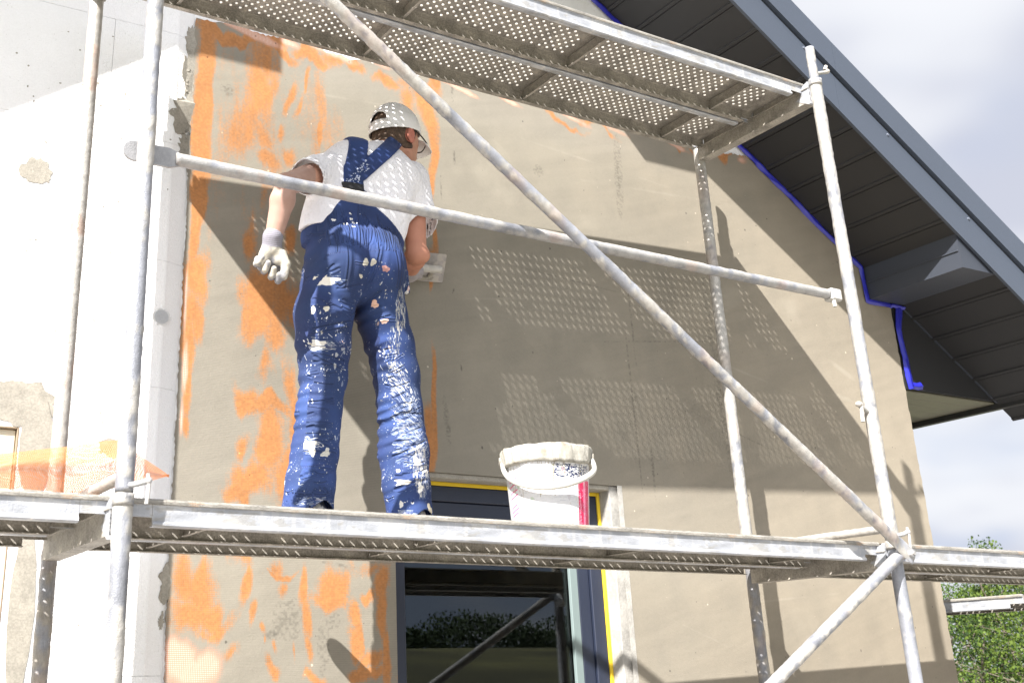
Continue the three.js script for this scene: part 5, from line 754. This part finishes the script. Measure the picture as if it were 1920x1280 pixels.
const foldTex = (() => {
  const S = 1536, cv = document.createElement('canvas'); cv.width = cv.height = S; const c = cv.getContext('2d'), r = rngOf(611), bx = S / 2 / PXW, by = S / PYH;
  c.fillStyle = '#808080'; c.fillRect(0, 0, S, S);
  for (let i = 0; i < 500; i++) { const x = r() * S, y = r() * S, a = 20 + r() * 70, t = r() < 0.5 ? 0 : 255, g = c.createRadialGradient(x, y, 0, x, y, a); g.addColorStop(0, `rgba(${t},${t},${t},0.10)`); g.addColorStop(1, `rgba(${t},${t},${t},0)`); c.fillStyle = g; c.fillRect(x - a, y - a, 2 * a, 2 * a); }
  const fold = (x0, y0, x1, y1, w, al) => { const mx = (x0 + x1) / 2 + (r() - 0.5) * 12, my = (y0 + y1) / 2 + 5 + r() * 8, L = Math.hypot(x1 - x0, y1 - y0) || 1, nx = -(y1 - y0) / L, ny = (x1 - x0) / L, sg = ny < 0 ? -1 : 1; for (const [o, t, ww, q] of [[-1.0, 255, 1.7, 0.45], [1.0, 255, 1.3, 0.3], [0, 0, 1, 1]]) for (const k of [2.2, 1.4, 0.8]) { c.strokeStyle = `rgba(${t},${t},${t},${al * q * 0.42})`; c.lineWidth = w * ww * k; c.lineCap = 'round'; c.beginPath(); c.moveTo(x0 + nx * w * o * 1.6 * sg, y0 + ny * w * o * 1.6 * sg); c.quadraticCurveTo(mx + nx * w * o * 1.6 * sg, my + ny * w * o * 1.6 * sg, x1 + nx * w * o * 1.6 * sg, y1 + ny * w * o * 1.6 * sg); c.stroke(); } };
  const at = (u, v) => { const P = aZ(u, v, -0.36); return [(P.x - PX0) * bx, S - (P.y - PY0) * by]; };
  for (const [A, B, w] of [...creaseL, ...creaseR, ...creaseS]) fold(...at(...A), ...at(...B), w * 0.9, 0.8);
  for (const [cu, w, v0, v1, n] of [[592, 34, 735, 930, 26], [757, 40, 730, 945, 34], [604, 44, 640, 720, 10], [735, 36, 640, 720, 10], [664, 80, 480, 620, 16]]) for (let i = 0; i < n; i++) { const u = cu + (r() - 0.5) * 2 * w, v = mix(v0, v1, r()), l = 10 + r() * 34, t = (r() - 0.5) * 0.7 + (cu > 700 ? -0.2 : 0.15); fold(...at(u - l / 2 * Math.cos(t), v - l / 2 * Math.sin(t)), ...at(u + l / 2 * Math.cos(t), v + l / 2 * Math.sin(t)), 2 + r() * 3.5, 0.3 + r() * 0.5); }
  for (let u = 566; u < 756; u += 4.5) fold(...at(u + r() * 3, 434 + (u - 660) * 0.03 - r() * 12), ...at(u + (r() - 0.5) * 8, 456 + (u - 660) * 0.03 + r() * 24), 1.5 + r() * 1.8, 0.8);
  for (let i = 0; i < 14; i++) { const u = 600 + r() * 130; fold(...at(u, 385 + r() * 20), ...at(u + (r() - 0.5) * 10, 432), 2 + r() * 2, 0.5); }
  for (let i = 0; i < 60; i++) { const x = S / 2 + r() * S / 2, y = S * (0.25 + 0.75 * r()), l = 20 + r() * 50, t = (r() - 0.5) * 0.8; fold(x, y, x + l * Math.cos(t), y + l * Math.sin(t), 2 + r() * 3.5, 0.6); }
  const t = new THREE.CanvasTexture(cv); t.colorSpace = THREE.NoColorSpace; return t;
})();
const overM = mat({ map: pantsTex, roughness: 0.82, bumpMap: foldTex, bumpScale: 0.011 });
part('overalls', surfaceNet(overalls, V(0.52, 0.005, -0.98), V(1.50, 1.66, -0.32), 0.0056, { uvOf: clothUV }), overM, worker);
// black elastic where the straps cross
part('strap_elastic', surfaceNet((p) => { const a = aZ(641, 351, -0.40), b = aZ(678, 352, -0.40); return smax(smax(torso(p, 0.0275) + folds(p, 0.012), Math.abs(p.y - 0.5 * (a.y + b.y)) - 0.016, 0.002), Math.max(a.x - p.x, p.x - b.x), 0.002); }, V(0.90, 1.18, -0.80), V(1.18, 1.44, -0.42), 0.004), mat({ color: col(0.012, 0.012, 0.014), roughness: 0.6, bumpMap: scaled(cottonBump, 10, 10), bumpScale: 0.002 }), worker);

// ---- head and body
const HF = V(0.93, -0.10, -0.36).normalize(), HU = V(0, 1, 0).addScaledVector(HF, -HF.y).normalize(), HR = HF.clone().cross(HU).normalize();
const HC = K.head.clone();
const HS = 1.10, hl = (p) => { const d = p.clone().sub(HC).multiplyScalar(1 / HS); return V(d.dot(HR), d.dot(HU), d.dot(HF)); };        // right, up, forward
const hw = (r, u, f) => HC.clone().addScaledVector(HR, r * HS).addScaledVector(HU, u * HS).addScaledVector(HF, f * HS);
function headShape(q) {                                              // q in head axes
  let d = ell(q, V(0, 0.025, -0.012), 0.074, 0.092, 0.094);
  d = smin(d, ell(q, V(0, -0.030, 0.040), 0.060, 0.078, 0.052), 0.035);   // face
  d = smin(d, ell(q, V(0, -0.088, 0.055), 0.036, 0.028, 0.034), 0.03);    // chin
  d = smin(d, cap(q, V(-0.052, -0.060, 0.010), V(-0.022, -0.092, 0.052), 0.018, 0.016), 0.025); d = smin(d, cap(q, V(0.052, -0.060, 0.010), V(0.022, -0.092, 0.052), 0.018, 0.016), 0.025);
  d = smin(d, cap(q, V(0, 0.008, 0.090), V(0, -0.030, 0.108), 0.009, 0.014), 0.014);   // nose
  d = smin(d, cap(q, V(-0.030, 0.022, 0.084), V(0.030, 0.022, 0.084), 0.010, 0.010), 0.02);  // brow
  for (const s of [-1, 1]) { d = smax(d, -ell(q, V(s * 0.031, 0.002, 0.096), 0.015, 0.010, 0.012), 0.012); d = smin(d, ell(q, V(s * 0.031, 0.001, 0.080), 0.013, 0.011, 0.012), 0.004); }
  d = smin(d, cap(q, V(-0.018, -0.056, 0.088), V(0.018, -0.056, 0.088), 0.007, 0.007), 0.008); d = smax(d, -cap(q, V(-0.020, -0.060, 0.097), V(0.020, -0.060, 0.097), 0.0025, 0.0025), 0.004);
  for (const s of [-1, 1]) { let e = ell(q, V(s * 0.079, -0.008, -0.010), 0.011, 0.032, 0.021); e = smax(e, -ell(q, V(s * 0.088, -0.004, -0.006), 0.008, 0.020, 0.011), 0.005); e = smin(e, ell(q, V(s * 0.078, -0.034, -0.004), 0.007, 0.010, 0.008), 0.006); d = smin(d, e, 0.008); }
  return d;
}
const neckA = K.neck.clone().add(V(-0.008, -0.06, 0.0)), neckB = hw(0, -0.02, -0.035);
function body(p) {
  let d = torso(p, -0.012);
  d = smin(d, cap(p, neckA, neckB, 0.066, 0.058), 0.04); d = smin(d, headShape(hl(p)), 0.025);
  // arms: upper arm, elbow, forearm with its muscle, wrist
  for (const [s, e, w] of [[K.Lsh, K.Lel, K.Lwr], [K.Rsh, K.Rel, K.Rwr]]) {
    d = smin(d, cap(p, s, e, 0.054, 0.040), 0.025); const m = e.clone().lerp(w, 0.28); d = smin(d, cap(p, e, m, 0.038, 0.043), 0.015); d = smin(d, cap(p, m, w, 0.043, 0.029), 0.015);
  }
  d = smin(d, cap(p, K.Rel.clone().add(V(0.02, -0.012, 0.012)), K.Rel.clone().add(V(0.0, -0.01, 0)), 0.030, 0.034), 0.02);
  // legs run down inside the overalls
  d = smin(d, cap(p, K.pelvis, K.waist, 0.10, 0.105), 0.05);
  for (const [h, k, a] of [[K.Lhip, K.Lknee, K.Lank], [K.Rhip, K.Rknee, K.Rank]]) { d = smin(d, cap(p, h, k, 0.078, 0.054), 0.04); d = smin(d, cap(p, k, a, 0.056, 0.036), 0.02); }
  return d;
}
const skinOf = (p, n) => { const q = hl(p), f = fbm3(p.x * 40, p.y * 40, p.z * 40, 3) - 0.5; let R = 0.50, G = 0.265, B = 0.185; const left = p.x < 0.80 && p.z > -0.62; if (left) { R = 0.37; G = 0.232; B = 0.185; } if (p.x > 1.2 && p.y < 1.3) { R = 0.46; G = 0.215; B = 0.145; } const ear = L3(q.x - 0.08, q.y + 0.005, q.z + 0.008) < 0.04; if (ear) { R = 0.50; G = 0.19; B = 0.14; } return [R * (1 + 0.22 * f), G * (1 + 0.3 * f), B * (1 + 0.3 * f)]; };
const skinM = phys({ vertexColors: true, roughness: 0.55, specularIntensity: 0.5, bumpMap: scaled(cottonBump, 12, 12), bumpScale: 0.0008 });
part('body', surfaceNet(body, V(0.44, 0.04, -1.0), V(1.62, 1.86, -0.30), 0.0065, { colorOf: skinOf }), skinM, worker);
// short brown hair under the cap
const hairOf = (p) => { const f = noise3(p.x * 260, p.y * 120, p.z * 260); const k = 0.5 + 0.9 * f; return [0.085 * k, 0.052 * k, 0.034 * k]; };
part('hair', surfaceNet((p) => { const q = hl(p); let d = smin(cap(p, neckA, neckB, 0.066, 0.058), headShape(q), 0.025) - 0.0045 - 0.0022 * noise3(p.x * 300, p.y * 130, p.z * 300); d = smax(d, q.z - 0.030 - 0.018 * clamp((q.y - 0.01) * 20, -1, 1), 0.006); d = smax(d, -0.066 - q.y + 0.16 * Math.max(0, q.z + 0.02) + 0.0, 0.008); for (const s of [-1, 1]) d = smax(d, -ell(q, V(s * 0.082, -0.012, -0.008), 0.022, 0.040, 0.028), 0.006); return d; }, HC.clone().add(V(-0.14, -0.14, -0.14)), HC.clone().add(V(0.14, 0.15, 0.14)), 0.0042, { colorOf: hairOf }), mat({ vertexColors: true, roughness: 0.8 }), worker);
// white baseball cap: crown, opening with strap at the back, brim
function capShape(q) {
  const e = V(q.x, Math.max(q.y, 0.030), q.z), dome = ell(e, V(0, 0.030, -0.010), 0.091, 0.112, 0.112), inner = ell(e, V(0, 0.030, -0.010), 0.086, 0.107, 0.107), edge = q.y - (-0.020 + 0.27 * (q.z + 0.12));
  let d = smax(smax(dome, -inner, 0.003), -edge, 0.004);
  d = smax(d, -Math.max(Math.hypot(q.x / 1.1, q.y - 0.028) - 0.034, q.z + 0.02, 0.026 - q.y), 0.003);   // half round opening at the back
  // brim: a curved blade in front
  const yb = 0.030 - 0.30 * (q.z - 0.085) - 6 * q.x * q.x, bl = smax(smax(Math.abs(q.y - yb) - 0.0035, (Math.hypot(q.x / 0.086, (q.z - 0.075) / 0.098) - 1) * 0.085, 0.004), 0.082 - q.z - 1.5 * q.x * q.x, 0.006);
  return smin(d, bl * 0.85, 0.006);
}
part('cap', surfaceNet((p) => { const q = hl(p); return capShape(q) + 0.0012 * Math.sin(Math.atan2(q.x, q.z) * 6) * 0; }, HC.clone().add(V(-0.22, -0.20, -0.22)), HC.clone().add(V(0.22, 0.20, 0.22)), 0.004), mat({ color: col(0.84, 0.825, 0.82), roughness: 0.9, bumpMap: scaled(cottonBump, 8, 8), bumpScale: 0.002 }), worker);
part('cap_strap', rod([hw(-0.045, 0.016, -0.107), hw(0, 0.016, -0.1215), hw(0.045, 0.016, -0.107)], 0.006, 8, 16), mat({ color: col(0.62, 0.60, 0.59), roughness: 0.9 }), worker);
part('cap_button', new THREE.SphereGeometry(0.008, 12, 8).scale(1, 0.6, 1).translate(...hw(0, 0.143, -0.010).toArray()), mat({ color: col(0.66, 0.64, 0.63), roughness: 0.9 }), worker);
// glasses with dark frame
{
  const gm = mat({ color: col(0.012, 0.011, 0.010), roughness: 0.35 }), g = [];
  for (const s of [-1, 1]) { g.push(rod([hw(s * 0.084, 0.016, -0.030), hw(s * 0.083, 0.018, 0.0), hw(s * 0.080, 0.012, 0.05), hw(s * 0.068, 0.008, 0.102)], 0.0030, 6, 20)); const ring = []; for (let i = 0; i <= 20; i++) { const a = i / 20 * 6.2832; ring.push(hw(s * (0.036 + 0.029 * Math.cos(a)), 0.002 + 0.019 * Math.sin(a), 0.108 - 0.010 * Math.abs(Math.cos(a) > 0 ? Math.cos(a) : 0))); } g.push(rod(ring, 0.0026, 6, 40)); }
  g.push(rod([hw(-0.009, 0.008, 0.110), hw(0, 0.011, 0.113), hw(0.009, 0.008, 0.110)], 0.0024, 6, 8)); part('glasses', merge(g), gm, worker);
}
// ---- shoes
for (const [k, s] of [[K.Lank, -1], [K.Rank, 1]]) {
  const b = V(k.x, 0.0, k.z + 0.03), yaw = s * 0.25, f = V(Math.sin(yaw), 0, -Math.cos(yaw)), P = (a, y, w = 0) => b.clone().addScaledVector(f, a).add(V(w, y, 0));
  const shoe = (p) => { let d = cap(p, P(-0.005, 0.048), P(0.05, 0.055), 0.046, 0.048); d = smin(d, cap(p, P(0.05, 0.050), P(0.19, 0.036), 0.047, 0.036), 0.03); d = smin(d, cap(p, P(0.01, 0.06), P(0.02, 0.115), 0.046, 0.044), 0.03); d = smax(d, 0.006 - p.y, 0.004); d = smax(d, -(cap(p, P(0.02, 0.125), P(0.02, 0.17), 0.034, 0.04)), 0.004); return d + 0.003 * (fbm3(p.x * 30, p.y * 30, p.z * 30, 2) - 0.5); };
  part('shoe', surfaceNet(shoe, b.clone().add(V(-0.14, -0.01, -0.28)), b.clone().add(V(0.14, 0.15, 0.10)), 0.005, { colorOf: (p) => { const t = step(0.52, 0.62, fbm3(p.x * 60, p.y * 60, p.z * 60, 3)); return [mix(0.045, 0.5, t), mix(0.055, 0.49, t), mix(0.09, 0.48, t)]; } }), mat({ vertexColors: true, roughness: 0.7 }), worker);
}
// ---- gloves: palm, four unequal bent fingers and a thumb
const gloveBump = scaled(cottonBump, 9, 9);
function gloveOf(F, palm, chains, cuff) { return (p) => { let d = palm(p); for (const ch of chains) { let c = 1; for (let i = 0; i < ch.pts.length - 1; i++) c = smin(c, cap(p, ch.pts[i], ch.pts[i + 1], ch.r[i], ch.r[i + 1]), 0.004); d = smin(d, c, ch.k ?? 0.003); } d = smin(d, cuff(p), 0.010); return d + 0.0022 * (fbm3(p.x * 45, p.y * 45, p.z * 45, 2) - 0.5); }; }
{
  // left hand hangs with its palm towards the viewer, fingers curled up, thumb on the body side
  const W = K.Lwr, down = V(0.05, -0.92, -0.36).normalize(), nrm = V(-0.28, -0.36, 0.88).normalize(), rt = down.clone().cross(nrm).normalize().multiplyScalar(-1); if (rt.x < 0) rt.multiplyScalar(-1);
  const H = (r, d, n) => W.clone().addScaledVector(rt, r).addScaledVector(down, d).addScaledVector(nrm, n);
  const palm = (p) => { let d = cap(p, H(-0.004, 0.030, 0), H(-0.024, 0.082, -0.004), 0.030, 0.021); d = smin(d, cap(p, H(0.004, 0.030, 0), H(0.020, 0.084, -0.004), 0.030, 0.021), 0.02); d = smin(d, cap(p, H(-0.024, 0.045, 0.006), H(-0.028, 0.078, 0.006), 0.018, 0.015), 0.012); return smin(d, ell(p, H(0.026, 0.050, 0.014), 0.022, 0.030, 0.020), 0.012); };
  const finger = (r, len, curl, rad) => { const k = 0.080 + r * 0.42, a = H(r, k, -0.006), b = H(r * 1.08, k + len * (0.40 - 0.06 * curl), 0.008), c = H(r * 1.0, k + len * (0.34 - 0.10 * curl), 0.040 + 0.003 * curl), e = H(r * 0.84 + 0.004, k + len * (0.08 - 0.16 * curl), 0.046); return { pts: [a, b, c, e], r: [rad * 1.05, rad, rad * 0.98, rad * 0.90] }; };
  const chains = [finger(-0.043, 0.058, 1.3, 0.0108), finger(-0.016, 0.078, 0.7, 0.0118), finger(0.010, 0.088, 0.2, 0.0120), finger(0.033, 0.084, -0.5, 0.0115), { pts: [H(0.036, 0.036, 0.012), H(0.054, 0.070, 0.028), H(0.050, 0.112, 0.046)], r: [0.019, 0.0165, 0.0135], k: 0.010 }];
  const cuff = (p) => cap(p, H(0, -0.020, 0), H(0, 0.022, 0), 0.036, 0.034);
  part('glove', surfaceNet(gloveOf(H, palm, chains, cuff), W.clone().add(V(-0.12, -0.22, -0.12)), W.clone().add(V(0.12, 0.06, 0.14)), 0.003, { colorOf: (p) => { const d = p.clone().sub(W).dot(down), t = step(0.62, 0.40, fbm3(p.x * 34, p.y * 34, p.z * 34, 3)); if (d < 0.012) { const s = 0.8 + 0.2 * Math.sin(d * 900); return [0.26 * s, 0.25 * s, 0.29 * s]; } return [mix(0.22, 0.42, t), mix(0.22, 0.39, t), mix(0.24, 0.33, t)]; } }), mat({ vertexColors: true, roughness: 0.95, bumpMap: gloveBump, bumpScale: 0.002 }), worker);
}
// ---- trowel pressed to the wall and the right hand on it
const trowel = thing('plastering_trowel', 'steel plastering trowel with mortar caked handle pressed against the wall', 'trowel');
const TB = (x, y, o) => wallPoint(x, y, o);
const T0 = TB(1.36, 1.118, 0.004), TX = TB(1.64, 1.139, 0.004).sub(T0), TY = TB(1.362, 1.228, 0.062).sub(T0), TN = TX.clone().cross(TY).normalize();
const tp = (a, b, n = 0) => T0.clone().addScaledVector(TX, a).addScaledVector(TY, b).addScaledVector(TN, n);
{
  const L = TX.length(), Wd = TY.length(), m = new THREE.Matrix4().makeBasis(TX.clone().normalize(), TY.clone().addScaledVector(TX.clone().normalize(), -TY.dot(TX.clone().normalize())).normalize(), TN).setPosition(T0);
  const blade = plate([[0.004, 0], [L - 0.004, 0], [L, 0.004], [L, Wd - 0.004], [L - 0.004, Wd], [0.004, Wd], [0, Wd - 0.004], [0, 0.004]], 0.0014).applyMatrix4(m);
  const bt = scaled(tex(256, 256, (u, v, o) => { const k = 0.29 + 0.2 * (tileFbm(u, v, 8, 221) - 0.5), w = step(0.52, 0.66, tileFbm(u, v, 10, 225)); o[0] = mix(k, 0.36, w); o[1] = mix(k * 0.93, 0.33, w); o[2] = mix(k * 0.90, 0.30, w); }), 4, 4);
  part('blade', blade, mat({ map: bt, roughness: 0.5, metalness: 0.35 }), trowel);
  const hA = tp(0.18, 0.50, 0.044), hB = tp(0.82, 0.50, 0.044);
  part('handle', tube(hA, hB, 0.0155, { crust: 1.1, seed: 91, cell: 0.006 }), mat({ vertexColors: true, roughness: 0.9 }), trowel);
  part('bracket', merge([0.34, 0.70].map((a) => { const g = new THREE.CylinderGeometry(0.007, 0.010, 0.046, 8).toNonIndexed(); g.applyQuaternion(new THREE.Quaternion().setFromUnitVectors(V(0, 1, 0), TN)); return g.translate(...tp(a, 0.5, 0.022).toArray()); })), smearM, trowel);
  part('mortar_lump', surfaceNet((p) => { const d = Math.min(cap(p, tp(0.45, 0.10, 0.004), tp(0.78, 0.12, 0.004), 0.010, 0.008), cap(p, tp(0.74, 0.2, 0.006), tp(0.76, 0.42, 0.008), 0.010, 0.008)); return d + 0.012 * (fbm3(p.x * 60, p.y * 60, p.z * 60, 3) - 0.5); }, tp(0.5, 0.3).add(V(-0.2, -0.1, -0.06)), tp(0.5, 0.3).add(V(0.2, 0.1, 0.06)), 0.004), smearM, trowel);
  // right glove: fingers wrapped round the handle
  const hx = hB.clone().sub(hA).normalize(), g0 = tp(0.27, 0.50, 0.044), up = TY.clone().normalize(), W = K.Rwr;
  const G = (a, u, n) => g0.clone().addScaledVector(hx, a).addScaledVector(up, u).addScaledVector(TN, n);
  const palm = (p) => { let d = cap(p, W, G(-0.030, -0.01, 0.038), 0.032, 0.024); d = smin(d, cap(p, W, G(0.026, -0.01, 0.038), 0.032, 0.024), 0.02); return d; };
  const chains = [-0.036, -0.013, 0.010, 0.032].map((a, i) => ({ pts: [G(a, 0.0, 0.036), G(a, 0.034, 0.018), G(a, 0.032, -0.012), G(a, 0.006, -0.024)], r: [0.0125, 0.0118, 0.011, 0.0095].map((q) => q * [0.9, 1, 1.04, 1][i]) }));
  chains.push({ pts: [G(0.034, -0.014, 0.036), G(0.048, -0.032, 0.016), G(0.050, -0.024, -0.012)], r: [0.016, 0.0135, 0.011] });
  const cd = W.clone().sub(K.Rel).normalize(), cuff = (p) => cap(p, W.clone().addScaledVector(cd, -0.045), W.clone().addScaledVector(cd, 0.01), 0.037, 0.035);
  part('glove', surfaceNet(gloveOf(G, palm, chains, cuff), g0.clone().lerp(W, 0.5).add(V(-0.18, -0.16, -0.2)), g0.clone().lerp(W, 0.5).add(V(0.18, 0.16, 0.2)), 0.0034, { colorOf: (p) => { const s = 0.85 + 0.15 * Math.sin(p.x * 700 + p.y * 300), t = fbm3(p.x * 30, p.y * 30, p.z * 30, 2); return [0.33 * s + 0.1 * t, 0.30 * s + 0.1 * t, 0.32 * s + 0.09 * t]; } }), mat({ vertexColors: true, roughness: 0.95, bumpMap: gloveBump, bumpScale: 0.002 }), worker);
}
renderer.render(scene, camera);
